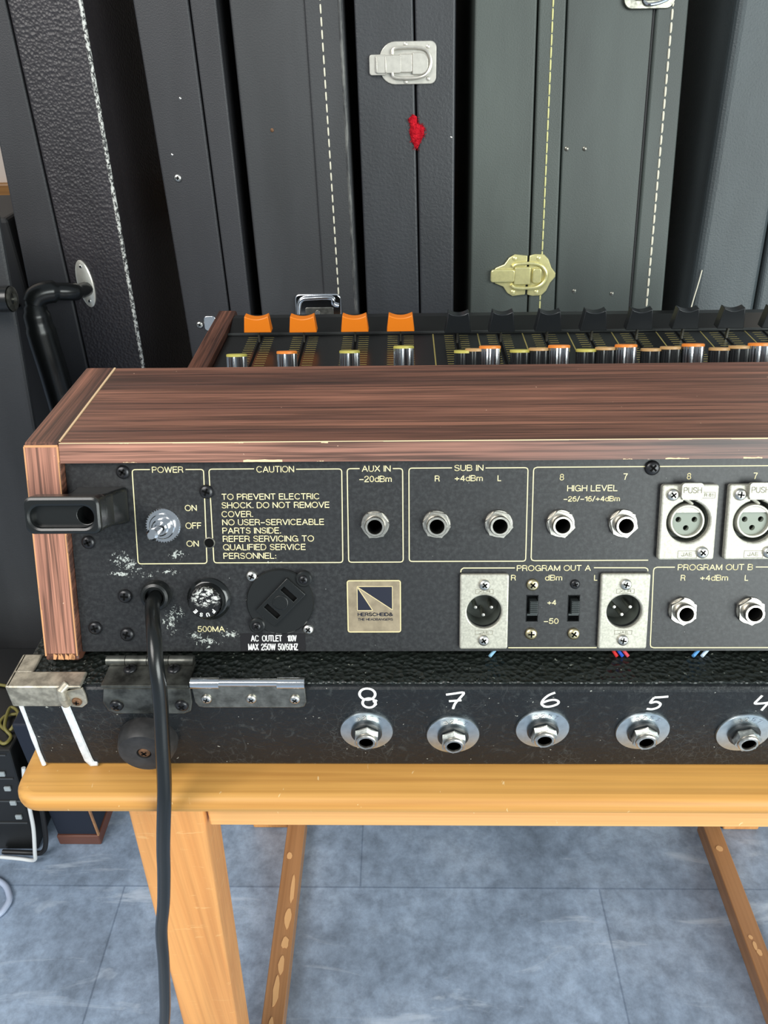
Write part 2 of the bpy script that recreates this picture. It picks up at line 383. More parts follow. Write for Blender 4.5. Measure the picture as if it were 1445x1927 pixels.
def _e(cx, cy, rx, ry, a0, a1, n=10): return [(cx+rx*math.cos(math.radians(a0+(a1-a0)*i/n)), cy+ry*math.sin(math.radians(a0+(a1-a0)*i/n))) for i in range(n+1)]
GL = {   # plain grotesque lettering as pen strokes: advance width, strokes (capital height = 1)
 'A': (.72, [[(0, 0), (.36, 1), (.72, 0)], [(.12, .34), (.60, .34)]]),
 'B': (.62, [[(.36, .53), (0, .53), (0, 1), (.36, 1)]+_e(.36, .765, .22, .235, 90, -90), [(0, .53), (0, 0), (.37, 0)]+_e(.37, .265, .25, .265, -90, 90)]),
 'C': (.74, [_e(.40, .5, .38, .5, 42, 318, 20)]),
 'D': (.68, [[(0, 0), (0, 1), (.28, 1)]+_e(.28, .5, .40, .5, 90, -90, 16)+[(0, 0)]]),
 'E': (.56, [[(.56, 1), (0, 1), (0, 0), (.56, 0)], [(0, .53), (.51, .53)]]),
 'F': (.53, [[(.53, 1), (0, 1), (0, 0)], [(0, .52), (.48, .52)]]),
 'G': (.78, [_e(.40, .5, .38, .5, 42, 345, 20)+[(.77, .45), (.44, .45)], [(.77, .45), (.77, 0)]]),
 'H': (.64, [[(0, 0), (0, 1)], [(.64, 0), (.64, 1)], [(0, .53), (.64, .53)]]),
 'I': (.0, [[(0, 0), (0, 1)]]),
 'J': (.48, [[(.48, 1), (.48, .26)]+_e(.24, .26, .24, .26, 0, -180)]),
 'K': (.62, [[(0, 0), (0, 1)], [(.58, 1), (0, .40)], [(.2, .6), (.62, 0)]]),
 'L': (.50, [[(0, 1), (0, 0), (.50, 0)]]),
 'M': (.76, [[(0, 0), (0, 1), (.38, .05), (.76, 1), (.76, 0)]]),
 'N': (.64, [[(0, 0), (0, 1), (.64, 0), (.64, 1)]]),
 'O': (.80, [_e(.40, .5, .40, .5, 0, 360, 28)]),
 'P': (.58, [[(0, 0), (0, 1), (.33, 1)]+_e(.33, .735, .25, .265, 90, -90)+[(0, .47)]]),
 'Q': (.80, [_e(.40, .5, .40, .5, 0, 360, 28), [(.48, .24), (.78, -.05)]]),
 'R': (.62, [[(0, 0), (0, 1), (.35, 1)]+_e(.35, .745, .25, .255, 90, -90)+[(0, .49)], [(.36, .49), (.54, .40), (.57, .15), (.62, 0)]]),
 'S': (.60, [_e(.30, .76, .27, .24, 20, 180, 10)+[(.05, .66), (.15, .57), (.45, .46), (.57, .36)]+_e(.30, .26, .29, .26, 12, -162, 12)]),
 'T': (.62, [[(0, 1), (.62, 1)], [(.31, 1), (.31, 0)]]),
 'U': (.62, [[(0, 1), (0, .30)]+_e(.31, .30, .31, .30, 180, 360, 12)+[(.62, 1)]]),
 'V': (.68, [[(0, 1), (.34, 0), (.68, 1)]]),
 'W': (.98, [[(0, 1), (.24, 0), (.49, 1), (.74, 0), (.98, 1)]]),
 'X': (.66, [[(0, 0), (.64, 1)], [(.02, 1), (.66, 0)]]),
 'Y': (.66, [[(0, 1), (.33, .45), (.66, 1)], [(.33, .45), (.33, 0)]]),
 'Z': (.60, [[(.02, 1), (.58, 1), (0, 0), (.60, 0)]]),
 'd': (.50, [_e(.25, .34, .25, .34, 0, 360, 20), [(.50, 1), (.50, 0)]]),
 'm': (.76, [[(0, 0), (0, .68)], [(0, .44)]+_e(.19, .48, .19, .20, 180, 0, 8)+[(.38, 0)], [(.38, .44)]+_e(.57, .48, .19, .20, 180, 0, 8)+[(.76, 0)]]),
 '0': (.52, [_e(.26, .5, .26, .5, 0, 360, 22)]),
 '1': (.30, [[(0, .76), (.18, .82), (.30, 1), (.30, 0)]]),
 '2': (.54, [_e(.27, .73, .25, .27, 175, -25, 12)+[(.40, .48), (.10, .22), (0, 0), (.54, 0)]]),
 '3': (.54, [_e(.26, .75, .23, .25, 165, -90, 12), _e(.26, .26, .27, .26, 85, -170, 12)]),
 '4': (.58, [[(.44, 0), (.44, 1), (0, .28), (.58, .28)]]),
 '5': (.54, [[(.50, 1), (.09, 1), (.04, .50)]+_e(.26, .32, .28, .32, 135, -160, 14)]),
 '6': (.54, [_e(.27, .30, .27, .30, 0, 360, 20), [(.46, .93), (.36, 1.0), (.22, .96), (.09, .78), (.01, .45), (.0, .3)]]),
 '7': (.52, [[(0, 1), (.52, 1), (.30, .55), (.20, 0)]]),
 '8': (.54, [_e(.27, .765, .23, .235, 0, 360, 18), _e(.27, .265, .27, .265, 0, 360, 18)]),
 '9': (.54, [_e(.27, .69, .27, .31, 0, 360, 20), _e(.24, .45, .30, .45, 15, -125, 10)]),
 '+': (.56, [[(0, .40), (.56, .40)], [(.28, .12), (.28, .68)]]),
 '-': (.52, [[(0, .40), (.52, .40)]]),
 '/': (.34, [[(0, -.04), (.34, 1.04)]]),
 '.': (.06, [[(0, .03), (.06, .03)]]),
 ':': (.06, [[(0, .05), (.06, .05)], [(0, .55), (.06, .55)]]),
 '&': (.74, [[(.74, 0), (.16, .72)]+_e(.33, .80, .18, .20, 205, -20, 10)+[(.42, .60), (.12, .42)]+_e(.28, .26, .28, .26, 150, 300, 10)+[(.60, .20), (.72, .46)]]),
}
def text_into(mb, txt, xl, xr, yb, cap, z=0.0, thick=0.06, weight=0.36, M=None, rot=None):
    """lettering laid flat: left, right, baseline, capital height in mm"""
    x = 0.0; st = []
    for ch in txt:
        if ch == ' ': x += 0.40; continue
        wd, ss = GL[ch]
        for q_ in ss: st.append([(x+px_, py_) for px_, py_ in q_])
        x += wd+0.20
    tot = max(0.02, x-0.20); sx = (xr-xl-weight)/tot
    if tot < 0.03: sx = 0.0
    hw = weight/2; sy_ = cap-weight
    for q_ in st:
        P = [Vector((hw+px_*sx, hw+py_*sy_)) for px_, py_ in q_]
        for a_, b_ in zip(P[:-1], P[1:]):
            d_ = b_-a_; L = d_.length
            if L < 1e-5: continue
            d_ /= L; n_ = Vector((-d_.y, d_.x))*hw; ex_ = hw*0.55
            a2, b2 = a_-d_*ex_, b_+d_*ex_
            vs = []
            for p in (a2+n_, a2-n_, b2-n_, b2+n_):
                px_, py_ = p
                if rot is not None: px_, py_ = px_*math.cos(rot)-py_*math.sin(rot), px_*math.sin(rot)+py_*math.cos(rot)
                vs.append((xl+px_, yb+py_, z+thick))
            mb.add(vs, [(0, 1, 2, 3)], M)

def seg_into(mb, p, q, wd, z0, z1):
    d = Vector((q[0]-p[0], q[1]-p[1])); L = d.length
    if L < 1e-6: return
    d /= L; n_ = Vector((-d.y, d.x))*wd/2
    P = [(p[0]+n_.x, p[1]+n_.y), (p[0]-n_.x, p[1]-n_.y), (q[0]-n_.x, q[1]-n_.y), (q[0]+n_.x, q[1]+n_.y)]
    mb.prism([P[1], P[2], P[3], P[0]], z0, z1)
def poly_into(mb, pts, wd, z0=0.0, z1=0.06):
    for p, q in zip(pts[:-1], pts[1:]): seg_into(mb, p, q, wd, z0, z1)

def smooth(path, k=4):
    P = [Vector(p) for p in path]; out = []
    for i in range(len(P)-1):
        p0, p1, p2, p3 = P[max(i-1, 0)], P[i], P[i+1], P[min(i+2, len(P)-1)]
        for j in range(k):
            t = j/k; out.append(0.5*((2*p1)+(-p0+p2)*t+(2*p0-5*p1+4*p2-p3)*t*t+(-p0+3*p1-3*p2+p3)*t**3))
    return out+[P[-1]]
# shared small meshes -------------------------------------------------
MESH = {}
def screw_mesh(key, r, mat, h=None):
    k = (key, round(r, 2))
    if k in MESH: return MESH[k]
    h = h or r*0.55
    mb = MB()
    mb.lathe([(r*0.98, 0), (r, h*0.25), (r*0.93, h*0.62), (r*0.72, h*0.88), (r*0.38, h), (0, h*1.02)], seg=24)
    mb.mi = 1
    for a in (0, math.pi/2):
        R = Matrix.Rotation(a+0.5, 4, 'Z')
        mb.box(-r*0.52, r*0.52, -r*0.13, r*0.13, h*0.6, h*1.06, R)
    MESH[k] = mb.mesh('screw', [mat, MT['void']]); return MESH[k]
def screw(parent, F, x, y, z, r, kind, label=None, rot=None):
    m = {'black': 'screw_black', 'silver': 'screw_silver', 'yellow': 'yellow_steel', 'rust': 'rust'}[kind]
    Mx = F @ T(x, y, z) @ Matrix.Rotation(random.uniform(0, 1.5) if rot is None else rot, 4, 'Z')
    return put('screw', screw_mesh(kind, r, MT[m]), parent, Mx, label=label)

# ================================================================== setting
mb = MB(); mb.box(-2500, 3000, -2500, 2200, -40, 0)
structure(put('floor', mb.mesh('floor', MT['floor'], 0), None, frame((0, 0, -HC), (1, 0, 0), (0, 1, 0), (0, 0, 1))))
mb = MB(); mb.box(-2500, 3000, 1500, 1560, -HC, 1700)
structure(put('wall_back', mb.mesh('wall_back', MT['wall'], 0)))
mb = MB(); mb.box(-2500, 3000, 1484, 1500, -329, -276)
structure(put('trim_1', mb.mesh('trim_1', MT['ochre'], 0), None, None, 3))
mb = MB(); mb.box(-2500, 3000, 1486, 1500, -HC, -HC+90)
structure(put('baseboard_back', mb.mesh('baseboard_back', MT['wall'], 0), None, None, 3))

# ================================================================== bench
BENCH = thing('bench', 'orange pine wooden bench carrying the black case and the mixing console', 'bench', (110, 390, -HC))
mb = MB(); mb.prism(rrect(-185.5, 404, 219.3, 560, 13, 8), -320.6, -310)
put('bench_top', mb.mesh('bench_top', MT['pine_x'], 40), BENCH, None, 4.9, 5)
mb = MB(); mb.box(-106, 326, 252, 270, -377, -320.7)
put('apron', mb.mesh('apron', MT['pine_apron'], 0), BENCH, None, 1.0)
mb = MB(); mb.box(-106, 326, 512, 530, -377, -320.7)
put('apron', mb.mesh('apron', MT['pine_apron'], 0), BENCH, None, 1.0)
def leg(sign, y0, y1):
    t, bt = -320.7, -HC
    xs = lambda z: (-145.4+0.046*(z+328), -105.3+0.0495*(z+328))
    a0, a1 = xs(t); b0, b1 = xs(bt)
    if sign > 0: a0, a1, b0, b1 = 220-a1, 220-a0, 220-b1, 220-b0
    mb = MB(); mb.hexa([(b0, y0, bt), (b1, y0, bt), (b1, y1, bt), (b0, y1, bt)], [(a0, y0, t), (a1, y0, t), (a1, y1, t), (a0, y1, t)])
    return put('leg', mb.mesh('leg', MT['pine_z'], 0), BENCH, None, 2.0, 3)
for sg in (-1, 1):
    leg(sg, 248, 277); leg(sg, 505, 534)
for x0, x1, sp_ in ((-124.5, -105.5, [(-115, 330, 3, 14), (-113, 352, 3, 9), (-112, 395, 3.2, 10), (-116, 300, 2.5, 9), (-112, 372, 3.5, 6), (-111, 425, 2.4, 18), (-118, 460, 3, 4)]), (318.7, 336.5, [(326, 372, 2, 4), (328, 366, 2.4, 3), (331, 344, 2, 3), (327, 470, 4, 3), (325, 380, 2, 2)])):
    mb = MB(); mb.box(x0, x1, 277, 505, -HC+0.05, -740)
    st = put('stretcher', mb.mesh('stretcher', MT['brown_wood'], 0), BENCH, None, 1.0)
    for gx, gy, rx, ry in sp_:
        mb = MB()
        vs = [(gx+rx*math.cos(a)*(0.75+0.4*random.random()), gy+ry*math.sin(a)*(0.75+0.4*random.random())) for a in [i*math.pi/6 for i in range(12)]]
        mb.prism(vs, -740.2, -739.5)
        put('glue_drip', mb.mesh('glue_drip', MT['glue']), st, None, label='pale dried glue run')

# ================================================================== carrying case tray under the console
BASE = thing('equipment_case', 'black leatherette equipment case tray with numbered jack sockets along its side, on the pine bench', 'case', (110, 470, -309.5))
YB = 239.5; ZB = -309.9; ZT = -255.0
mb = MB(); mb.box(-175.5, 396, YB, 705, ZB, ZT-1.2)
put('tray_body', mb.mesh('tray_body', MT['tolex'], 0), BASE, None, 2.5, 3)
mb = MB(); mb.box(-174, 394.5, YB+2.2, 703.5, ZT-1.4, ZT)
put('top_covering', mb.mesh('top_covering', MT['tolex_top'], 0), BASE, None, 0.6)
BF = frame((0, YB, 0), (1, 0, 0), (0, 0, 1), (0, -1, 0))     # x right, y up (world z), z to the camera
# white painted trims
mb = MB()
for pts, wd in (([(-174.6, -266), (-174.8, -278), (-175.0, -290), (-175.3, -300), (-175.2, -309.3)], 1.9), ):
    mb.tube([(x, y, 0.0) for x, y in pts], [1.1, 0.9, 1.2, 0.9, 1.1], 8, None, 0.8)
put('edge_trim', mb.mesh('edge_trim', MT['white_paint']), BASE, BF)
mb = MB(); mb.tube([(-154.2, -264, 0.2), (-153.5, -280, 0.2), (-152.8, -296, 0.2), (-152.2, -305, 0.3), (-151.0, -308.0, 0.3), (-148.5, -308.2, 0.3)], [2.0, 2.0, 2.1, 2.1, 2.0, 1.3], 10, None, 0.6)
put('edge_trim', mb.mesh('edge_trim', MT['white_paint']), BASE, BF)
# corner plate
mb = MB()
mb.box(-177.3, -150.5, YB-1.6, YB+0.2, -266.5, -253.8)            # front flange
mb.box(-177.3, -143.5, YB-1.4, YB+8.0, -255.2, -253.6)            # top strip along the front edge
mb.box(-177.3, -168.5, YB+7.5, YB+19, -255.2, -253.6)             # top strip along the side edge
mb.box(-177.6, -175.4, YB-1.5, YB+19, -266.5, -253.6)
mb.tube([(-152.5, YB-1.2, -265.5), (-152.5, YB-2.2, -260), (-152.5, YB-1.8, -255.5), (-150, YB+1, -254)], 2.2, 8)
cp = put('corner_plate', mb.mesh('corner_plate', MT['old_metal'], 0), BASE, None, 0.9, 3, label='worn pale metal corner')
mb = MB(); mb.prism([(-150.8, -257), (-150.8, -267), (-146, -267.6), (-143, -265), (-142.6, -260), (-143, -255)], 0, 1.2)
put('ear', mb.mesh('ear', MT['old_metal'], 0), cp, BF, 0.4)
screw(cp, BF, -147.3, -263.3, 1.2, 2.3, 'rust')
# hinge
HG = put('hinge', (lambda mb: (mb.prism([(-133.5, -255), (-135.8, -264), (-134.5, -269.5), (-131, -271.6), (-100, -271.6), (-96.5, -269.8), (-95, -264), (-94.5, -255)], 0, 1.3), mb.mesh('hinge', MT['dark_metal'], 0))[1])(MB()), BASE, BF, 0.5, label='scuffed dark steel hinge')
mb = MB(); mb.box(-134.5, -95, YB-1.3, 254, -255, -253.4)
put('hinge_leaf', mb.mesh('hinge_leaf', MT['dark_metal'], 0), HG, None, 0.5)
mb = MB()
xk = [-136, -127, -117, -107, -95.5]
for i in range(4): mb.lathe([(2.3, xk[i]+0.15), (2.3, xk[i+1]-0.15)], seg=16, M=Matrix(((0, 0, 1, 0), (1, 0, 0, 253.0), (0, 1, 0, -252.4), (0, 0, 0, 1))))
put('knuckle', mb.mesh('knuckle', MT['dark_metal']), HG, None, label='row of dark steel hinge knuckles')
TF = frame((0, 0, -253.4), (1, 0, 0), (0, 1, 0), (0, 0, 1))
for x in (-124, -104): screw(HG, TF, x, 248.3, 0, 2.9, 'black')
for x in (-129.6, -99.8): screw(HG, BF, x, -265.6, 1.3, 3.1, 'black')
# catch
CT = put('catch_plate', (lambda mb: (mb.prism([(-93.8, -253), (-93.8, -264), (-92.5, -267), (-90, -267.6), (-47, -267.6), (-44.5, -267), (-43.3, -264), (-43.3, -253)], 0, 1.2), mb.mesh('catch_plate', MT['dull_metal'], 0))[1])(MB()), BASE, BF, 0.4, label='scuffed steel catch plate')
AX = Matrix(((0, 0, 1, 0), (1, 0, 0, 252.4), (0, 1, 0, 1.4), (0, 0, 0, 1)))
def xcyl(mb, x0, x1, y, z, r, seg=16): mb.lathe([(r, x0), (r, x1)], seg=seg, M=Matrix(((0, 0, 1, 0), (1, 0, 0, y), (0, 1, 0, z), (0, 0, 0, 1))))
for a_, b_ in ((-93.8, -81.2), (-55.4, -43.2)):
    mb = MB(); xcyl(mb, a_, b_, -252.2, 0.6, 2.5); put('rolled_lug', mb.mesh('rolled_lug', MT['chrome']), CT, BF)
mb = MB(); xcyl(mb, -82, -54, -252.0, 0.5, 1.7)
put('rod', mb.mesh('rod', MT['chrome']), CT, BF)
for x, y in ((-88.1, -261.6), (-67.9, -261.6), (-48.3, -261.8)): screw(CT, BF, x, y, 1.2, 2.4, 'silver')
# rubber foot with a rusty screw
mb = MB(); mb.lathe([(13.6, -0.5), (13.8, 3), (12.6, 8), (11.6, 9.5), (6, 9.8), (3.4, 9.6), (3.4, 8.2), (0, 8.2)], -119.5, -289, 36)
RF = put('rubber_foot', mb.mesh('rubber_foot', MT['foot_rubber']), BASE, BF, label='dusty round rubber foot')
screw(RF, BF, -119.5, -289, 8.2, 2.9, 'rust', label='rusty screw')
# numbered jacks
def basejack(x, y, rot):
    k = 'basejack'
    if k not in MESH:
        mb = MB(); mb.lathe([(12.3, 0), (12.4, 0.5), (12.1, 1.1), (4, 1.3)], seg=48)
        a = mb.mesh('washer', MT['zinc'])
        mb = MB(); mb.lathe([(7.2, 1.0), (7.2, 2.4), (6.8, 2.8), (3, 2.8)], seg=32); mb.lathe([(5.2, 2.6), (5.2, 3.6), (3, 3.6)], seg=24)
        b_ = mb.mesh('insulating_ring', MT['washer_black'])
        mb = MB(); mb.prism(circ(0, 0, 6.0, 6), 3.4, 6.6)
        mb.lathe([(4.9, 6.5), (4.7, 7.4), (4.2, 7.8), (3.3, 7.8), (3.15, 7.3), (3.1, 5.2)], seg=28, closed_ends=False)
        mb.mi = 1; mb.lathe([(0, 6.9), (3.12, 6.9)], seg=20)
        c_ = mb.mesh('nut', [MT['nickel'], MT['void']], 30)
        mb = MB()
        for i, ch in enumerate('3257'):
            a_ = math.radians(118-i*19); rr = 8.3
            text_into(mb, ch, rr*math.cos(a_), rr*math.cos(a_)+1.8, rr*math.sin(a_), 2.4, 1.25, 0.12, 0.38, rot=a_-math.pi/2)
        d_ = mb.mesh('stamped_number', MT['chrome'], 0)
        MESH[k] = (a, b_, c_, d_)
    a, b_, c_, d_ = MESH[k]
    R = BF @ T(x, y, 0)
    w_ = put('jack_socket', a, BASE, R)
    put('insulating_ring', b_, w_, R); put('nut', c_, w_, R @ Matrix.Rotation(rot, 4, 'Z')); put('stamped_number', d_, w_, R)
for x, y, r_ in ((-16.8, -283.8, 0.45), (23.3, -286.3, 0.5), (64.3, -282.3, 0.35), (110.3, -283.6, 0.4), (156.4, -284.6, 0.3), (200, -284, 0.5)): basejack(x, y, r_)
def P_(z): return [(-15.6+(560+a/1.633-692)*0.2464, -262+(1312-1200-c_/1.633)*0.343) for a, c_ in z]
def num(strokes):
    mb = MB()
    for s_ in strokes: mb.tube(smooth([(x, y, 0.1) for x, y in s_], 4), 0.62, 8, None, 0.5)
    put('painted_number', mb.mesh('painted_number', MT['white_ink']), BASE, BF, label='white handwritten number')
def ell(cx, cy, rx, ry, a0=0, a1=360, n=22): return [(cx+rx*math.cos(math.radians(a0+(a1-a0)*i/n)), cy+ry*math.sin(math.radians(a0+(a1-a0)*i/n))) for i in range(n+1)]
num([ell(-15.8, -259.9, 3.5, 3.6, 80, 440), ell(-15.2, -265.6, 2.9, 3.0, 60, 420), [(-13.2, -265), (-11.6, -263.8)], [(-12.9, -266), (-11.9, -266.8)]])
num([[(19.4, -260.2), (22.5, -259.6), (27.2, -258.9), (25.6, -262.5), (23.6, -266), (22.8, -269.3)], [(20.8, -264.4), (26.4, -263.8)]])
num([P_([(768, 168), (750, 176), (736, 190), (733, 203), (745, 211), (763, 210), (780, 203), (781, 195), (768, 190), (750, 193), (736, 199)])])
num([P_([(1061, 183), (1080, 182), (1101, 180)]), P_([(1061, 183), (1053, 199), (1070, 196), (1084, 203), (1080, 213), (1064, 219), (1047, 218)])])
num([P_([(1374, 177), (1366, 190), (1361, 201), (1380, 201), (1397, 199)]), P_([(1410, 178), (1399, 200), (1388, 222)])])

# ================================================================== mixing console
MIX = thing('mixing_console', 'black rosewood-cased mixing console showing its rear socket panel, in the black case tray', 'mixer', (110, 470, -255))
PA = math.radians(22.25)
PFr = frame((0, 275.0, -209.1), (1, 0, 0), (0, math.sin(PA), math.cos(PA)), (0, -math.cos(PA), math.sin(PA)))
def pw(s, h):
    """panel-local (up, out) -> world y, z"""
    return (275+s*math.sin(PA)-h*math.cos(PA), -209.1+s*math.cos(PA)+h*math.sin(PA))
XL, XI, XR = -164.3, -148.8, 385.0
YZ = Matrix(((0, 0, 1, 0), (1, 0, 0, 0), (0, 1, 0, 0), (0, 0, 0, 1)))     # polygon (y,z) extruded along x
def yzprism(mb, poly, x0, x1): mb.prism(poly, x0, x1, YZ)
ft = pw(52.0, 4.0); fb = pw(43.2, 4.0)
# top board with its rear lip: top = long grain, lip = lighter veneer
mb = MB(); yzprism(mb, [(fb[0]+0.3, fb[1]), (371.5, -168.6), (372.5, -159.8), (ft[0]+0.3, ft[1]-0.2)], XI+0.2, XR-15.5)
TB = put('top_board', mb.mesh('top_board', MT['rose_x'], 0), MIX, None, 0.5)
mb = MB(); yzprism(mb, [pw(43.2, 3.5), pw(52.0, 3.5), pw(52.0, 4.3), pw(43.2, 4.3)], XI+0.2, XR-15.5)
LP = put('lip_veneer', mb.mesh('lip_veneer', MT['rose_lip'], 0), TB, None)
mb = MB()   # worn pale edge and chips along the arris
xx = XI+0.4
while xx < XR-18:
    dx = random.uniform(6, 30); tw = random.choice([0.12, 0.2, 0.3, 0.22])
    yzprism(mb, [pw(51.9-tw, 4.2), pw(52.12, 4.2), pw(52.12, 4.38), pw(51.9-tw, 4.38)], xx, min(xx+dx, XR-16)); xx += dx
for cx, s0, s1, w2 in ((-60, 43.2, 44.3, 8.5), (-35, 43.2, 43.6, 1.5), (150, 43.2, 44.0, 4), (118, 43.2, 43.8, 5), (-70, 51.4, 52.1, 2), (-33, 51.2, 52.1, 1.5), (-120, 51.5, 52.1, 2), (97, 43.2, 43.6, 2), (-118, 43.2, 43.5, 3)):
    n_ = 9; top = [(cx-w2+2*w2*i/n_, s1+random.uniform(-0.25, 0.1)) for i in range(n_+1)]
    bot = [(cx+w2-2*w2*i/n_, s0+random.uniform(0.0, 0.2)) for i in range(n_+1)]
    pts = [(p[0], p[1]) for p in bot[::-1]]+[(p[0], p[1]) for p in top[::-1]]
    o = len(mb.v); vs = [(x, *pw(s, 4.36)) for x, s in pts]; mb.add(vs, [tuple(range(len(vs)))])
put('worn_edge', mb.mesh('worn_edge', MT['pale_chip'], 0), LP, None, label='pale chipped edge')

def cheek(x0, x1, inner):
    cb = pw(-48.2, 4.0)
    prof = [(cb[0], cb[1]+0.0), (cb[0]+4, -254.9), (676, -254.9), (680, -250), (680, -238.5), (676, -235.8), (384, -235.8), (374.2, -226), (374.2, -161.5), (372.5, -159.6), (ft[0]+1.5, -159.6), pw(50.5, 4.0), pw(-44.5, 4.0)]
    mb = MB(); yzprism(mb, prof, x0, x1)
    ck = put('side_panel', mb.mesh('side_panel', MT['rose_y'], 0), MIX, None, 0.8, 2)
    # edge banding: upright veneer on the slanting rear edge, lengthwise on top
    mb = MB(); mb.box(x0+0.6, x1-0.6, -44.8, 50.2, 3.9, 4.45)
    put('rear_edge_veneer', mb.mesh('rear_edge_veneer', MT['rose_z'], 0), ck, PFr)
    mb = MB()
    for xe in (x0+0.15, x1-0.85): 
        y_ = -46
        while y_ < 50:
            L = random.uniform(5, 16); wv = random.uniform(0.4, 0.8)
            mb.box(xe, xe+wv, y_, min(y_+L, 50.6), 3.9, 4.5); y_ += L
    mb.box(x0+0.4, x1-0.4, 50.2, 51.2, 3.6, 4.3)
    for k in range(7):
        xa = random.uniform(x0+0.3, x1-3); mb.prism([(xa, -47.6), (xa+random.uniform(1, 2.5), -47.8), (xa+random.uniform(0.8, 2), -45.6-random.random()), (xa+0.3, -44.8)], 3.9, 4.55)
    put('worn_edge', mb.mesh('worn_edge', MT['edge_band'], 0), ck, PFr, label='worn raw wood edge')
    xe = x1-0.55 if inner > 0 else x0
    mb = MB(); mb.box(xe, xe+0.75, ft[0]+2, 372, -160, -159.35)
    put('edge_banding', mb.mesh('edge_banding', MT['pale_chip'], 0), ck, None, label='pale wood strip along the joint')
    return ck
cheek(XL, XI, 1); cheek(XR-15, XR, -1)

# chassis behind the panel, carrying the sloping control face
mb = MB(); yzprism(mb, [(283, -254.8), (668, -254.8), (668, -237), (658, -236.3), (634, -242.2), (560, -242.2), (376, -176), (371, -169.5), (314, -169.5)], XI+0.3, XR-15.4)
CH = put('control_chassis', mb.mesh('control_chassis', MT['console_black'], 0), MIX, None, 0.4)
mb = MB(); mb.box(XI+0.4, XR-15.5, 630.5, 632.5, -241.6, -240.3)
put('rim_edge', mb.mesh('rim_edge', simple('grey_edge', (0.05, 0.055, 0.055, 1), 0.35), 0), CH, None)

# rear panel with real openings
JACKS = [(-11.77, 14.4), (15.39, 14.4), (42.9, 14.4), (70.1, 14.4), (97.5, 14.3), (126.27, -26.15), (156.44, -26.2)]
holes = [circ(x, y, 3.6, 20) for x, y in JACKS]
XF = [(125.15, 15.3), (154.0, 15.3)]; XM = [(36.95, -25.9), (99.7, -25.9)]
holes += [circ(x, y, 9.3, 40) for x, y in XF]+[circ(x, y, 7.7, 40) for x, y in XM]
SL = [(58.9, -25.1), (77.6, -25.1)]
holes += [[(x-2.5, y-6.1), (x+2.5, y-6.1), (x+2.5, y+6.1), (x-2.5, y+6.1)] for x, y in SL]
RP = put('rear_panel', plate_mesh('rear_panel', [(XI+0.3, -45.6), (XR-15.4, -45.6), (XR-15.4, 43.15), (XI+0.3, 43.15)], holes, -1.5, 0, MT['panel']), MIX, PFr)

# printed frames and lettering
mb = MB(); LW = 0.42
def box_frame(tl, tr, br_, bl, brk=None, r=1.4):
    def arc(c, p, q):   # rounded corner at c between directions p and q
        c, p, q = Vector(c), Vector(p), Vector(q); d1 = (p-c).normalized()*r; d2 = (q-c).normalized()*r
        return [tuple((c+d1)*(1-t)**2+c*2*t*(1-t)+(c+d2)*t*t) for t in (0, .25, .5, .75, 1)]
    TL, TR, BR, BL = arc(tl, bl, tr), arc(tr, tl, br_), arc(br_, tr, bl), arc(bl, br_, tl)
    if brk: poly_into(mb, [(brk[1], tr[1])]+TR+BR+BL+TL+[(brk[0], tl[1])], LW)
    else: poly_into(mb, TR+BR+BL+TL+[TR[0]], LW)
box_frame((-118.84, 39.6), (-87.12, 39.5), (-88.04, -3.4), (-119.39, -3.5), (-110.92, -95.12))
box_frame((-84.76, 39.6), (-26.16, 39.3), (-26.58, -3.2), (-84.86, -3.15), (-64.78, -46.26))
box_frame((-23.78, 39.4), (0.53, 39.3), (0.6, -3.1), (-23.95, -3.1), (-18.34, -3.78))
box_frame((3.3, 39.45), (55.26, 39.3), (55.36, -2.95), (3.28, -2.85), (22.11, 36.76))
poly_into(mb, [(330, 39.5), (112, 39.45), (59.2, 39.43), (58.0, 39.0), (57.66, 38.0), (57.75, -1.3), (58.1, -2.4), (59.3, -2.74), (109.73, -2.71)], LW)
poly_into(mb, [(26.44, -8.0), (26.6, -6.8), (27.6, -6.0), (50.63, -6.05)], LW)
poly_into(mb, [(85.89, -6.1), (108.7, -6.2), (109.7, -6.7), (110.0, -7.8)], LW)
poly_into(mb, [(48.55, -44.0), (88.82, -44.0)], LW)
poly_into(mb, [(121.79, -6.0), (113.9, -5.98), (112.8, -6.4), (112.42, -7.4), (113.1, -42.6), (113.5, -43.7), (114.7, -44.07), (172, -44.1), (173.3, -43.6), (173.6, -42.4), (173.6, -7.5), (173.2, -6.5), (172, -6.1), (157.52, -6.05)], LW)
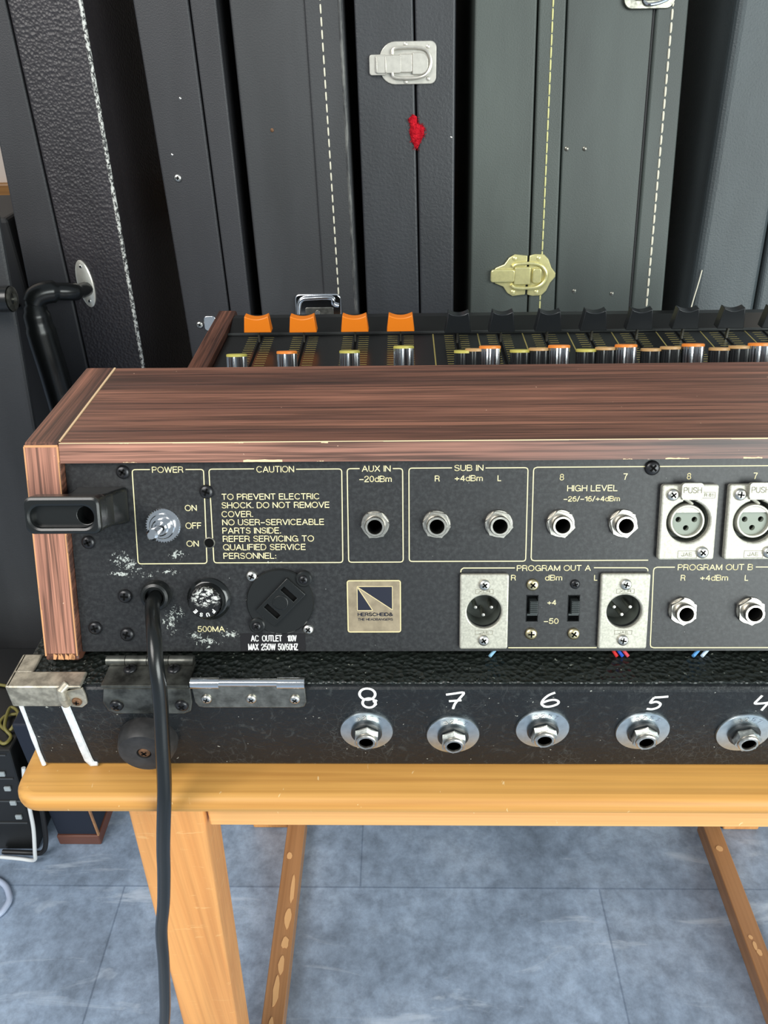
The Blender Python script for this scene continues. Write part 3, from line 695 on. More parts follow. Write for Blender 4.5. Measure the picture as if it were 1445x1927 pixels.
TXT = [("POWER",-110.02,-96.17,38.08,2.79),("CAUTION",-63.84,-47.14,37.92,2.9),("AUX IN",-17.36,-4.72,37.96,2.80),("-20dBm",-18.58,-4.29,33.36,2.8),("SUB IN",23.10,35.81,38.02,2.75),("R",14.62,16.76,33.43,2.67),("+4dBm",23.30,35.61,33.49,2.67),("L",42.07,43.69,33.44,2.64),("8",69.13,71.03,33.58,2.9),("7",96.72,98.63,33.61,2.9),("HIGH LEVEL",72.60,94.56,28.67,2.81),("-26/-16/+4dBm",71.15,95.77,24.14,2.4),("8",124.25,126.09,33.62,2.90),("7",152.86,154.69,33.55,2.9),("PROGRAM OUT A",51.50,84.51,-7.55,2.75),("R",48.98,51.18,-11.94,2.66),("dBm",64.25,71.93,-11.99,2.66),("L",86.16,87.70,-12.1,2.7),("+4",65.63,69.68,-23.54,2.45),("-50",64.32,71.03,-32.51,2.65),("PROGRAM OUT B",123.07,156.25,-7.50,2.85),("R",124.69,126.79,-12.30,2.74),("+4dBm",133.30,145.70,-12.33,2.74),("L",153.07,154.69,-12.40,2.74),("ON",-96.54,-91.16,20.80,2.80),("OFF",-96.72,-89.54,12.68,2.9),("ON",-96.81,-91.23,4.41,2.85),("TO PREVENT ELECTRIC",-79.80,-36.23,25.77,2.78),("SHOCK. DO NOT REMOVE",-80.01,-31.96,21.91,2.80),("COVER.",-80.27,-66.11,17.90,2.81),("NO USER-SERVICEABLE",-80.13,-34.53,14.16,2.82),("PARTS INSIDE.",-80.26,-53.92,10.32,2.84),("REFER SERVICING TO",-80.27,-39.25,6.55,2.85),("QUALIFIED SERVICE",-80.36,-43.12,2.68,2.85),("PERSONNEL:",-80.40,-56.52,-1.35,2.85),("500MA",-94.22,-81.67,-36.08,2.84)]
for t_, xl, xr, yb, cp_ in TXT: text_into(mb, t_, xl, xr, yb, cp_, 0, 0.06, 0.36)
put('printed_legend', mb.mesh('printed_legend', MT['cream'], 0), RP, PFr, label='cream lettering and frame lines')

# jack sockets
def jack(x, y, rot):
    k = 'jack'
    if k not in MESH:
        mb = MB(); mb.lathe([(6.3, 0), (6.35, 0.5), (6.1, 0.9), (4.4, 0.95)], seg=40, closed_ends=False)
        a = mb.mesh('washer', MT['nickel'])
        b_ = plate_mesh('nut', circ(0, 0, 6.3, 6), [circ(0, 0, 4.2, 28)], 0.9, 2.8, MT['nickel'])
        mb = MB(); mb.lathe([(4.5, 2.5), (4.5, 5.4), (4.2, 6.0), (3.3, 6.0), (3.15, 5.6), (3.1, -8)], seg=32, closed_ends=False)
        mb.mi = 1; mb.lathe([(3.0, 3.9), (3.0, -8), (0, -8)], seg=24, closed_ends=False)
        c_ = mb.mesh('barrel', [MT['nickel'], MT['void']])
        MESH[k] = (a, b_, c_)
    a, b_, c_ = MESH[k]; R = PFr @ T(x, y, 0)
    j = put('jack_socket', a, MIX, R)
    put('nut', b_, j, R @ Matrix.Rotation(rot, 4, 'Z')); put('barrel', c_, j, R)
for (x, y), r_ in zip(JACKS, (0.1, 0.9, 0.85, 0.8, 0.78, 0.55, 0.6)): jack(x, y, r_)

# female three-pin sockets
def xlr_f(x, y):
    k = 'xlrf'
    if k not in MESH:
        hole = circ(0, 0, 9.4, 44)
        # keyhole: circle with a latch notch on top
        kh = [p for p in hole if not (abs(p[0]) < 2.7 and p[1] > 0)]
        i0 = max(range(len(kh)), key=lambda i: (kh[i][0]-kh[i-1][0])**2+(kh[i][1]-kh[i-1][1])**2)
        kh = kh[i0:]+kh[:i0]
        sgn = 1 if kh[-1][0] > 0 else -1
        kh = kh+[(2.7*sgn, 9.0), (2.7*sgn, 11.0), (3.3*sgn, 12.6), (-3.3*sgn, 12.6), (-2.7*sgn, 11.0), (-2.7*sgn, 9.0)]
        a = plate_mesh('flange', rrect(-12.2, 12.2, -17.1, 16.6, 1.2, 3), [kh], 0, 3.2, MT['diecast'], 0.7)
        mb = MB(); mb.lathe([(9.3, 0.4), (9.2, -7.0), (7.5, -7.0)], seg=44, closed_ends=False); mb.lathe([(7.6, -7), (0, -7)], seg=40, closed_ends=False); shell_in = mb.mesh('socket_well', MT['cup'])
        mb = MB(); mb.lathe([(6.4, 1.6), (6.6, 2.1), (7.3, 2.1), (7.55, 1.7), (7.55, -7), ], seg=44, closed_ends=False); mb.lathe([(6.4, 1.6), (6.35, -3)], seg=44, closed_ends=False)
        mb.prism([(6.45*math.cos(t), 6.45*math.sin(t)) for t in [math.radians(38+104*i/12) for i in range(13)]], -3, 1.9)
        b_ = mb.mesh('shell', MT['diecast'])
        d_poly = [(6.35*math.cos(t), 6.35*math.sin(t)) for t in [math.radians(142+256*i/30) for i in range(31)]]
        c_ = plate_mesh('insert', d_poly, [circ(-3.5, 0.6, 1.25, 16), circ(3.5, 0.6, 1.25, 16), circ(0, -3.2, 1.25, 16)], -1.5, 0.6, MT['silver_insert'])
        mb = MB(); mb.mi = 0
        mb.prism(rrect(-4.6, 4.6, 10.6, 17.6, 1.3, 4), 3.6, 5.6); mb.prism([(-3.6, 10.0), (3.6, 10.0), (3.6, 11.4), (-3.6, 11.4)], 1.6, 4.2)
        mb.mi = 1; text_into(mb, 'PUSH', -3.9, 3.9, 13.2, 2.7, 5.6, 0.08, 0.34)
        d_ = mb.mesh('push_tab', [MT['diecast'], MT['engrave']], 25)
        mb = MB(); mb.tube([(-2.4, 10.6, 1.0), (-0.8, 9.6, 0.6), (1.2, 8.2, 0.4), (2.2, 7.4, 0.2)], 0.75, 8); e_ = mb.mesh('latch_spring', MT['diecast'])
        mb = MB()
        for fx0, fx1, fy0, fy1 in ((-3.6, 4.6, -16.2, -13.0), (5.0, 10.6, 10.6, 13.2)):
            poly_into(mb, [(fx0, fy0), (fx1, fy0), (fx1, fy1), (fx0, fy1), (fx0, fy0)], 0.2, 3.2, 3.27)
        text_into(mb, 'JAE', -2.1, 2.6, -15.5, 1.8, 3.2, 0.07, 0.26); text_into(mb, 'R 81', 6.0, 9.8, 11.2, 1.5, 3.2, 0.07, 0.22)
        f_ = mb.mesh('engraving', MT['engrave'], 0)
        MESH[k] = (a, shell_in, b_, c_, d_, e_, f_)
    R = PFr @ T(x, y, 0)
    a, si, b_, c_, d_, e_, f_ = MESH[k]
    p = put('microphone_socket', a, MIX, R)
    for nm, me in (('socket_well', si), ('shell', b_), ('insert', c_), ('push_tab', d_), ('latch_spring', e_), ('engraving', f_)): put(nm, me, p, R)
    screw(p, R, -7.6, 12.2, 3.2, 2.7, 'silver'); screw(p, R, 6.9, -13.6, 3.2, 2.7, 'silver')
for x, y in XF: xlr_f(x, y)
# male three-pin sockets
def xlr_m(x, y, pins):
    k = 'xlrm'
    if k not in MESH:
        a = plate_mesh('flange', rrect(-10.9, 10.9, -17.8, 17.6, 1.0, 3), [circ(0, 0, 7.8, 44)], 0, 2.6, MT['diecast'], 0.7)
        mb = MB(); mb.lathe([(7.85, 1.6), (7.7, -12), (0, -12)], seg=44, closed_ends=False); b_ = mb.mesh('cup', MT['cup'])
        mb = MB()
        for fy0, fy1 in ((8.6, 10.6), (-10.8, -8.9)): poly_into(mb, [(-3.9, fy0), (3.9, fy0), (3.9, fy1), (-3.9, fy1), (-3.9, fy0)], 0.18, 2.6, 2.67)
        text_into(mb, 'JAE', -2.2, 2.2, -10.5, 1.3, 2.6, 0.07, 0.2); text_into(mb, 'XLR', -2.6, 2.6, 8.95, 1.3, 2.6, 0.07, 0.2)
        c_ = mb.mesh('engraving', MT['engrave'], 0)
        mb = MB(); mb.lathe([(1.05, -12), (1.05, 0.6), (0.7, 1.2), (0, 1.3)], seg=14); d_ = mb.mesh('pin', MT['nickel'])
        MESH[k] = (a, b_, c_, d_)
    R = PFr @ T(x, y, 0); a, b_, c_, d_ = MESH[k]
    p = put('output_socket', a, MIX, R)
    put('cup', b_, p, R); put('engraving', c_, p, R)
    for px_, py_ in pins: put('pin', d_, p, R @ T(px_, py_, -2.2))
    screw(p, R, 0, 12.8, 2.6, 2.6, 'silver'); screw(p, R, 0, -13.4, 2.6, 2.6, 'silver')
PINS = [(-3.6, 1.0), (3.6, 1.0), (0, -2.6)]
for x, y in XM: xlr_m(x, y, PINS)
# slide switches
def slide(x, y):
    R = PFr @ T(x, y, 0)
    mb = MB(); mb.box(-2.5, 2.5, -6.1, 6.1, -5, -4.6); mb.box(-2.7, -2.45, -6.3, 6.3, -5, 0.15); mb.box(2.45, 2.7, -6.3, 6.3, -5, 0.15); mb.box(-2.7, 2.7, 6.05, 6.3, -5, 0.15); mb.box(-2.7, 2.7, -6.3, -6.05, -5, 0.15)
    p = put('slide_switch', mb.mesh('slide_switch', MT['gloss_black'], 0), MIX, R)
    mb = MB(); mb.box(-1.1, 2.35, -2.6, 3.6, -4.5, 1.0)
    for i in range(6): mb.box(-0.9, 2.3, -1.9+i*0.95, -1.45+i*0.95, 0.9, 1.7)
    mb.box(-2.3, 2.35, -3.4, -2.5, -4.5, 0.4)
    put('slider', mb.mesh('slider', MT['slider'], 0), p, R, 0.12)
for x, y in SL: slide(x, y)
# logo plate
mb = MB(); mb.prism(rrect(-24.75, -0.75, -36.05, -11.65, 0.9, 4), 0, 0.5)
LG = put('logo_plate', mb.mesh('logo_plate', MT['logo'], 30), MIX, PFr)
mb = MB(); o_ = rrect(-24.75, -0.75, -36.05, -11.65, 0.9, 4); poly_into(mb, o_+[o_[0]], 0.5, 0.3, 0.58)
q = [(-20.3, -14.4), (-4.4, -14.4), (-4.4, -25.6), (-13.4, -25.7), (-20.35, -25.75)]
poly_into(mb, [(-4.4, -25.6), (-4.4, -14.4), (-20.3, -14.4), (-20.35, -25.75), (-13.4, -25.7), (-20.1, -14.7), (-4.4, -25.5)], 0.26, 0.5, 0.58)
put('pale_outline', mb.mesh('pale_outline', MT['logo_edge'], 0), LG, PFr)
mb = MB(); mb.prism([(-19.8, -14.6), (-4.55, -25.2), (-4.55, -14.6)], 0.45, 0.56); mb.prism([(-20.2, -15.2), (-20.25, -25.6), (-13.7, -25.6)], 0.45, 0.56)
text_into(mb, 'HERSCHEID&', -20.3, -4.2, -28.5, 1.75, 0.5, 0.06, 0.36); text_into(mb, 'THE HEADBANGERS', -20.2, -4.2, -30.6, 1.2, 0.5, 0.06, 0.22)
put('emblem', mb.mesh('emblem', MT['navy'], 0), LG, PFr, label='dark emblem and lettering')
# outlet label
mb = MB(); mb.prism([(-74.6, -36.9), (-44.6, -36.9), (-44.6, -44.8), (-45.6, -45.5), (-74.6, -45.5)], 0, 0.25)
SK = put('outlet_label', mb.mesh('outlet_label', MT['sticker'], 0), MIX, PFr)
mb = MB()
for t_, xl, xr, yb, cp_ in (("AC", -69.74, -66.0, -40.71, 3.1), ("OUTLET", -64.6, -55.3, -40.71, 3.1), ("100V", -52.9, -48.6, -40.71, 3.1), ("MAX", -71.15, -66.3, -45.0, 3.3), ("250W", -65.2, -58.4, -45.0, 3.3), ("50/60HZ", -57.4, -48.03, -45.0, 3.3)):
    text_into(mb, t_, xl, xr, yb, cp_, 0.25, 0.06, 0.44)
put('label_text', mb.mesh('label_text', MT['white_ink'], 0), SK, PFr)
# AC outlet
ang = math.radians(46)
mb = MB(); mb.lathe([(15.4, 0), (15.4, 1.3), (14.9, 1.9), (0, 1.9)], -55.34, -21.3, 48)
for ex, ey in ((-44.2, -10.3), (-66.2, -32.3)): mb.lathe([(3.6, 0), (3.6, 2.6), (3.1, 3.0), (0, 3.0)], ex, ey, 24)
AO = put('power_outlet', mb.mesh('power_outlet', MT['console_black']), MIX, PFr)
RO = PFr @ T(-54.85, -20.95, 0) @ Matrix.Rotation(ang, 4, 'Z')
ME_ = plate_mesh('outlet_face', rrect(-10.6, 10.6, -5.6, 5.6, 0.4, 2), [[(x-1.2, -4.0), (x+1.2, -4.0), (x+1.2, 4.0), (x-1.2, 4.0)] for x in (-5.6, 5.6)]+[], 1.9, 3.6, MT['rubber'], 0.2)
OF = put('outlet_face', ME_, AO, RO)
mb = MB(); mb.lathe([(3.5, 3.6), (3.5, 3.9), (3.1, 4.0), (3.0, 3.75), (0, 3.75)], 0, 0, 28); put('boss', mb.mesh('boss', MT['rubber']), OF, RO)
mb = MB()
for x in (-5.6, 5.6): mb.box(x-1.2, x+1.2, -4, 4, 1.92, 2.0)
put('slot', mb.mesh('slot', MT['void'], 0), OF, RO, label='two dark blade slots')
for x, y, z, r, kd in ((-67.94, -9.45, 0, 2.6, 'silver'), (-43.12, -34.89, 0, 2.5, 'silver'), (-44.2, -10.3, 3.0, 2.1, 'black'), (-66.2, -32.3, 3.0, 2.1, 'black')): screw(AO, PFr, x, y, z, r, kd)
# fuse holder
mb = MB(); mb.lathe([(10.0, 0), (9.9, 1.2), (9.0, 2.0), (8.2, 2.6), (7.7, 2.6)], -87.9, -20, 40, closed_ends=False); mb.lathe([(8, 0), (7.8, 6.5), (7.4, 7.4)], -87.9, -19.6, 36, closed_ends=False)
FH = put('fuse_holder', mb.mesh('fuse_holder', MT['gloss_black']), MIX, PFr)
b = MatB('paint_splashed_plastic', (0.010, 0.010, 0.011, 1), 0.25)
pmk = b.math('MULTIPLY', b.ramp(b.noise(b.co(), 230, 4, 0.7, 2.2), [(0.49, 0.0), (0.53, 1.0)]), b.ramp(b.blob(1.0, 3.0, 8.0, 6.2), [(0.1, 0.0), (0.4, 1.0)]))
b.color(b.mix(pmk, (0.010, 0.010, 0.011, 1), (0.55, 0.55, 0.52, 1)))
mb = MB(); mb.lathe([(7.1, 4), (7.1, 8.6), (6.6, 9.3), (5.2, 9.4), (4.9, 8.9), (0, 8.9)], 0, 0, 36)
for i in range(24):
    a_ = 2*math.pi*i/24; mb.box(6.8, 7.35, -0.22, 0.22, 4, 8.6, Matrix.Rotation(a_, 4, 'Z'))
mb.box(-0.5, 0.5, -2.4, 2.4, 8.9, 9.25)
FC = put('fuse_cap', mb.mesh('fuse_cap', b.m), FH, PFr @ T(-88.0, -19.3, 0))
mb = MB()
for i, ch in enumerate('FUSE'):
    a_ = math.radians(-42-i*32); rr = 6.3; rt = a_-math.pi/2+math.radians(0)
    wch = 1.5; cx, cy = rr*math.cos(a_), rr*math.sin(a_)
    # letters stand with their heads towards the rim
    ex = Vector((math.cos(rt), math.sin(rt))); ey = Vector((-math.sin(rt), math.cos(rt)))
    p0 = Vector((cx, cy))-ex*wch/2-ey*1.9
    text_into(mb, ch, p0.x, p0.x+wch, p0.y, 1.9, 9.4, 0.06, 0.46, rot=rt)
put('lettering', mb.mesh('lettering', MT['white_ink'], 0), FC, PFr @ T(-88.0, -19.3, 0))
# mains cord grommet
mb = MB(); mb.lathe([(7.0, 0), (6.9, 2.6), (6.2, 4.2), (5.0, 4.6), (4.2, 4.2), (4.0, 1.2), (0, 1.2)], -111.8, -18.0, 36)
put('cord_grommet', mb.mesh('cord_grommet', MT['rubber']), MIX, PFr)
# toggle switch
R = PFr @ T(-106.6, 14.3, 0)
mb = MB(); mb.lathe([(7.6, 0), (7.7, 0.5), (7.3, 0.9), (5.6, 1.0)], seg=48); mb.lathe([(5.7, 0.9), (5.7, 2.6), (5.3, 3.0), (3.9, 3.0)], seg=40)
for i in range(40): mb.box(7.3, 7.8, -0.18, 0.18, 0, 0.85, Matrix.Rotation(2*math.pi*i/40, 4, 'Z'))
TG = put('toggle_switch', mb.mesh('toggle_switch', MT['chrome']), MIX, R, label='chrome toggle switch')
mb = MB(); mb.lathe([(3.9, 2.4), (3.8, 5.4), (3.2, 6.0), (2.4, 6.0), (2.0, 4.6), (0, 4.6)], seg=28)
put('bushing', mb.mesh('bushing', MT['chrome']), TG, R)
mb = MB(); mb.tube([(0.3, -0.1, 4), (0.1, -0.3, 8), (-0.3, -0.6, 12), (-0.5, -0.8, 15), (-0.55, -0.85, 16)], [1.6, 1.8, 2.4, 2.6, 1.7], 18)
put('lever', mb.mesh('lever', MT['chrome']), TG, R)
# screws of the rear panel
for x, y, r, kd in ((-122.83, 38.59, 3.1, 'black'), (-86.28, 29.54, 3.2, 'black'), (-141.06, 6.76, 3.1, 'black'), (-126.41, -18.58, 3.3, 'black'), (-141.47, -33.92, 3.2, 'black'), (-126.88, -37.05, 3.3, 'black'), (108.99, 38.91, 3.3, 'black'), (58.76, -13.89, 2.8, 'yellow'), (77.8, -13.71, 2.2, 'black'), (58.72, -37.15, 2.8, 'yellow'), (78.02, -37.18, 2.8, 'yellow')): screw(MIX, PFr, x, y, 0, r, kd)
mb = MB(); mb.lathe([(2.7, 0), (2.6, 0.3), (2.15, 0.4), (2.1, 0.1)], -86.4, 6.2, 24, closed_ends=False); mb.mi = 1; mb.lathe([(2.14, 0.14), (0, 0.12)], -86.4, 6.2, 20, closed_ends=False)
put('screw_hole_ring', mb.mesh('screw_hole_ring', [MT['dull_metal'], MT['void']]), MIX, PFr)
# cord cleat standing off the panel
mb = MB()
q0 = [(-144.5, 15.3, 0), (-121.0, 15.3, 0), (-121.0, 32.2, 0), (-144.5, 32.2, 0)]
q1 = [(-143.5, 16.4, 10), (-124.6, 16.4, 10), (-124.6, 31.4, 10), (-143.5, 31.4, 10)]
q2 = [(-143.5, 16.7, 18), (-125.2, 16.7, 18), (-125.2, 31.6, 18), (-143.5, 31.6, 18)]
mb.hexa(q0, q1); mb.hexa(q1, q2)
CL = put('cord_cleat', mb.mesh('cord_cleat', MT['rubber'], 30), MIX, PFr, 1.6, 3, label='black rubber cord cleat')
outer = rrect(-155.2, -123.4, 16.9, 32.7, 3.4, 6)
sl_ = rrect(-152.6, -126.6, 19.8, 28.6, 4.2, 8)
put('cleat_arm', plate_mesh('cleat_arm', outer, [sl_], 20, 28, MT['rubber'], 1.3), CL, PFr)
floor_ = plate_mesh('slot_floor', rrect(-154, -124.5, 18, 31.5, 3, 5), [circ(-130.7, 24.3, 3.8, 30)], 18, 24.6, MT['rubber'], 0.3)
put('slot_floor', floor_, CL, PFr)
mb = MB(); mb.lathe([(3.9, 18.2), (0, 18.2)], -130.7, 24.3, 24, closed_ends=False); put('hole', mb.mesh('hole', MT['void']), CL, PFr, label='dark round hole')
# wires showing in the gap below the panel
for x, dx, col in ((41, 4, (0.25, 0.45, 0.6, 1)), (98, -2, (0.65, 0.03, 0.03, 1)), (100.5, -2.4, (0.02, 0.10, 0.55, 1)), (103, -2.6, (0.7, 0.08, 0.10, 1)), (134, 5, (0.10, 0.30, 0.60, 1)), (138, 5, (0.55, 0.70, 0.85, 1))):
    mb = MB(); mb.tube([(x+dx*1.5, 266, -250.2), (x+dx, 262.5, -251.6), (x+dx*0.4, 259.8, -253.2), (x-dx*0.2, 257.0, -254.0)], 0.8, 8)
    put('internal_wire', mb.mesh('internal_wire', simple('wire_insulation', col, 0.4)), MIX, None)

# control face: faders, knobs and print
ZC = -242.2
def sy(y): return ZC if y > 560 else -176-(y-376)*(66.2/184)
mb = MB()
for x in (27.5, 65.5, 103.5, 141.8, 179, 216.5, 253.7, 291, 329): mb.box(x-0.5, x+0.5, 562, 630, ZC, ZC+0.08)
for k in range(8):
    cx = (47, 83, 121, 158, 195.5, 233, 270, 306)[k]
    for i in range(14):
        y = 566+i*4.6
        mb.box(cx-10, cx-2.6, y, y+0.7, ZC, ZC+0.07); mb.box(cx+2.6, cx+10, y, y+0.7, ZC, ZC+0.07)
for cx in (-119, -81, -38, 0):
    for i in range(14):
        y = 566+i*4.6
        mb.box(cx-11, cx-2.6, y, y+0.7, ZC, ZC+0.07); mb.box(cx+2.6, cx+11, y, y+0.7, ZC, ZC+0.07)
put('printed_scale', mb.mesh('printed_scale', MT['tick'], 0), CH, None, label='faint yellow scale marks')
mb = MB(); mb.box(-1.1, 1.1, 562, 630, ZC, ZC+0.1); slot_ = mb.mesh('fader_slot', MT['void'], 0)
for cx in (47, 83, 121, 158, 195.5, 233, 270, 306, -119, -81, -38, 0): put('fader_slot', slot_, CH, W0 @ T(cx, 0, 0))
def fader(cx, cy, key, zt, wb, wt):
    if key not in MESH:
        mb = MB(); zb = -ZC-242.2+9.5
        n_ = 8
        top = []
        for i in range(n_+1):
            u = -1+2*i/n_; dip = 2.6*(1-u*u) if abs(u) < 0.8 else 2.6*(1-u*u)*0.6
            top.append((u*wt/2, zt-dip))
        front = [(-wb/2, 9.5), (wb/2, 9.5)]+top[::-1]
        M_ = Matrix(((1, 0, 0, 0), (0, 0, 1, 0), (0, 1, 0, 0), (0, 0, 0, 1)))
        mb.prism(front, -4.5, 4.5, M_)
        a = mb.mesh('fader_cap', MT['orange' if key == 'fo' else 'fader_black'], 25)
        mb = MB(); mb.box(-0.7, 0.7, -1.6, 1.6, 0.0, 9.6); b_ = mb.mesh('stem', MT['dull_metal'], 0)
        MESH[key] = (a, b_)
    F_ = frame((cx, cy, ZC), (1, 0, 0), (0, 1, 0), (0, 0, 1))
    o = put('fader_cap', MESH[key][0], MIX, F_, 0.6, 2, label='orange fader cap' if key == 'fo' else 'black fader cap')
    put('stem', MESH[key][1], o, F_)
for x, y in ((-119, 617), (-81, 616), (-38, 616), (0, 616)): fader(x, y, 'fo', 23.5, 23, 19.5)
for x, y in ((47, 611), (83, 612), (121, 612), (158, 613), (195.5, 614), (233, 614.5), (270, 615), (306, 615)): fader(x, y, 'fb', 27.0, 22, 16.5)
SLA = math.atan2(66.2, 184)
def knob(cx, cy, h, r, capm, body, label):
    """knob standing square on the sloping face"""
    key = ('knob', capm, body, r, h)
    if key not in MESH:
        mb = MB(); n_ = 22
        pts = [((r if i % 2 == 0 else r*0.93)*math.cos(2*math.pi*i/(2*n_)), (r if i % 2 == 0 else r*0.93)*math.sin(2*math.pi*i/(2*n_))) for i in range(2*n_)]
        mb.prism(pts, 0, h-1.5); a = mb.mesh('rotary_knob', MT[body], 20)
        mb = MB(); mb.lathe([(r*1.02, h-1.6), (r*1.02, h-0.3), (r*0.92, h), (0, h)], seg=28); b_ = mb.mesh('coloured_cap', MT[capm])
        MESH[key] = (a, b_)
    F_ = frame((cx, cy, sy(cy)), (1, 0, 0), (0, math.cos(SLA), -math.sin(SLA)), (0, math.sin(SLA), math.cos(SLA)))
    o = put('rotary_knob', MESH[key][0], MIX, F_, label=label)
    put('coloured_cap', MESH[key][1], o, F_)
for k, (a_, b_, c_) in enumerate(((37.5, 44, 52.5), (70.5, 81.5, 93), (109.5, 120.5, 132), (147.5, 158.5, 171), (187.5, 198.5, 209.5))):
    knob(a_*0.99, 421.5, 19.0, 5.8, 'yellow' if k < 3 else 'tan', 'knob_black', 'black knob with yellow top')
    knob(b_*0.99, 420.5, 20.0, 5.8, 'tan', 'knob_black', 'black knob with tan top')
    knob(c_*0.99, 419, 21.5, 6.2, 'knob_orange', 'knob_chrome', 'silver knob with orange top')
for x, h, cm in ((-102.5, 17, 'yellow'), (-71.0, 18.5, 'knob_orange'), (-31.8, 18.5, 'yellow'), (1.8, 21, 'yellow')):
    knob(x, 446, h, 6.3, cm, 'knob_chrome', 'silver knob with coloured top')

# ================================================================== power cord
cord = [(-112.0, 267, -226), (-111.4, 259.5, -224.5), (-108.6, 250, -224.0), (-105.4, 239, -226.0), (-103.8, 231, -233), (-103.2, 227, -243), (-104.0, 224, -256), (-104.9, 219, -272), (-106.2, 215.5, -288), (-108.2, 213.6, -302), (-112.0, 213.2, -322), (-115.6, 213.6, -341), (-118.8, 214, -360), (-124, 214, -388), (-130, 214, -415), (-134.2, 214, -445), (-138.8, 214, -474), (-144, 214, -505), (-149.5, 214, -534), (-155, 215, -580), (-158, 218, -640), (-152, 222, -700), (-140, 228, -738), (-118, 236, -752), (-90, 232, -756.4), (-60, 215, -756.6), (-30, 190, -756.6)]
mb = MB(); mb.tube(smooth(cord), 3.25, 16)
tag(put('power_cord', mb.mesh('power_cord', MT['rubber'], 60)), 'thick black mains cord hanging from the rear panel down past the bench edge', 'cable')

# ================================================================== guitar cases
LEAN = math.radians(8)
CFr = frame((0, 790, -HC), (1, 0, 0), (0, math.sin(LEAN), math.cos(LEAN)), (0, -math.cos(LEAN), math.sin(LEAN)))
def line(x0, s): return lambda t: x0+s*t
MT['case_warm'] = leather('coarse_black_leather', (0.024, 0.021, 0.024, 1), 0.42, 330, 0.55, 0, True)
MT['case_black'] = leather('fine_black_leather', (0.024, 0.024, 0.027, 1), 0.5, 700, 0.25, 0)
MT['case_grey'] = leather('grey_black_leatherette', (0.030, 0.031, 0.033, 1), 0.5, 600, 0.22, 0)
MT['case_wrinkled'] = leather('wrinkled_black_leather', (0.026, 0.028, 0.032, 1), 0.46, 330, 0.35, 0)
MT['case_green'] = leather('greenish_grey_leatherette', (0.052, 0.063, 0.056, 1), 0.5, 650, 0.22, 0)  # grey-green window sheen mixed into the dark leather's base colour
MT['case_greenpanel'] = leather('smooth_green_grey_vinyl', (0.042, 0.052, 0.047, 1), 0.5, 900, 0.12, 0)  # base lightened and greened to carry the window's sheen
MT['case_blue'] = leather('blue_grey_leatherette', (0.040, 0.050, 0.054, 1), 0.5, 500, 0.35, 0)  # window sheen on dark leather, put into the base as blue grey
MT['thread'] = simple('cream_thread', srgb(214, 208, 188), 0.7)
MT['thread_y'] = simple('yellow_thread', srgb(206, 202, 140), 0.7)
b = MatB('red_felt', srgb(205, 22, 38), 0.95, 0, 0.1); b.color(b.mix(b.ramp(b.noise(b.co(), 260, 4, 0.7), [(0.35, 0.0), (0.65, 1.0)]), srgb(150, 10, 26), srgb(222, 38, 52))); b.bump(b.noise(b.co(), 700, 3), 0.9, 0.003); MT['felt'] = b.m
def piece(parent, name, xa, xb, mat, F, t0=0, t1=1060, h0=-350, h1=0, bevel=2, seg=3, n=1):
    """slab of a case between two edge lines"""
    mb = MB()
    mb.hexa([(xa(t0), t0, h0), (xb(t0), t0, h0), (xb(t0), t0, h1), (xa(t0), t0, h1)], [(xa(t1), t1, h0), (xb(t1), t1, h0), (xb(t1), t1, h1), (xa(t1), t1, h1)])
    return put(name, mb.mesh(name, mat, 0), parent, F, bevel, seg)
def stitches(parent, xl_, F, h, mat, t0=380, t1=800, L=7.5, gap=3.2, wd=0.9):
    mb = MB(); t = t0
    while t < t1:
        x0, x1 = xl_(t), xl_(t+L)
        mb.tube([(x0, t, h), (x0+(x1-x0)*.2, t+L*.2, h+0.5), (x0+(x1-x0)*.8, t+L*.8, h+0.5), (x1, t+L, h)], [wd*.7, wd, wd, wd*.7], 6); t += L+gap
    return put('stitching', mb.mesh('stitching', mat), parent, F)
def rivet(parent, F, x, t, r, mat, label=None, name='rivet', h=0.0):
    mb = MB(); mb.lathe([(r, 0), (r*0.95, r*0.3), (r*0.5, r*0.55), (0, r*0.6)], 0, 0, 20); return put(name, mb.mesh(name, mat), parent, F @ T(x, t, h), label=label)
def case(label, x, yf=790):
    o = thing('guitar_case', label, 'guitar case', (x, yf+150, -HC), 'guitar cases stood in a row behind the bench')
    return o
GAP = 0.7
# --- A: big coarse leather case with handle, on the left
A = case('coarse grained black guitar case with a silver handle mount, left of the console', -360)
aL, aS, aR = line(-426, 0.008), line(-356, -0.037), line(-297, -0.0165)
piece(A, 'lid', aL, lambda t: aS(t)-GAP, MT['case_black'], CFr)
piece(A, 'body', lambda t: aS(t)+GAP, aR, MT['case_warm'], CFr, bevel=3)
b = MatB('glittering_worn_piping', (0.25, 0.25, 0.24, 1), 0.3)  # pale speckles imitate window highlights on the rounded leather edge
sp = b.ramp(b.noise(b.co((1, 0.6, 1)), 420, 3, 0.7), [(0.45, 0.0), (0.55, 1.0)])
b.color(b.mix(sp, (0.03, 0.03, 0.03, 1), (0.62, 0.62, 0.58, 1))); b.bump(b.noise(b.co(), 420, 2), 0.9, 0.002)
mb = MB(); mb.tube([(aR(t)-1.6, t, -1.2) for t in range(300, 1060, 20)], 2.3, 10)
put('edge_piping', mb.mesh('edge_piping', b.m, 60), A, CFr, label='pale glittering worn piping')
hp = thing  # handle: oval mount, bent arm, rounded grip
mb = MB(); mb.lathe([(1, 0), (1, 2.2), (0.85, 3.2), (0, 3.4)], 0, 0, 36, M=Matrix.Rotation(0.10, 4, 'Z') @ Matrix.Diagonal((9.0, 26, 1, 1)))
HA = put('handle', mb.mesh('handle', MT['latch_nickel']), A, CFr @ T(-355.2, 498.5, 0), label='silver oval handle mount with black grip')
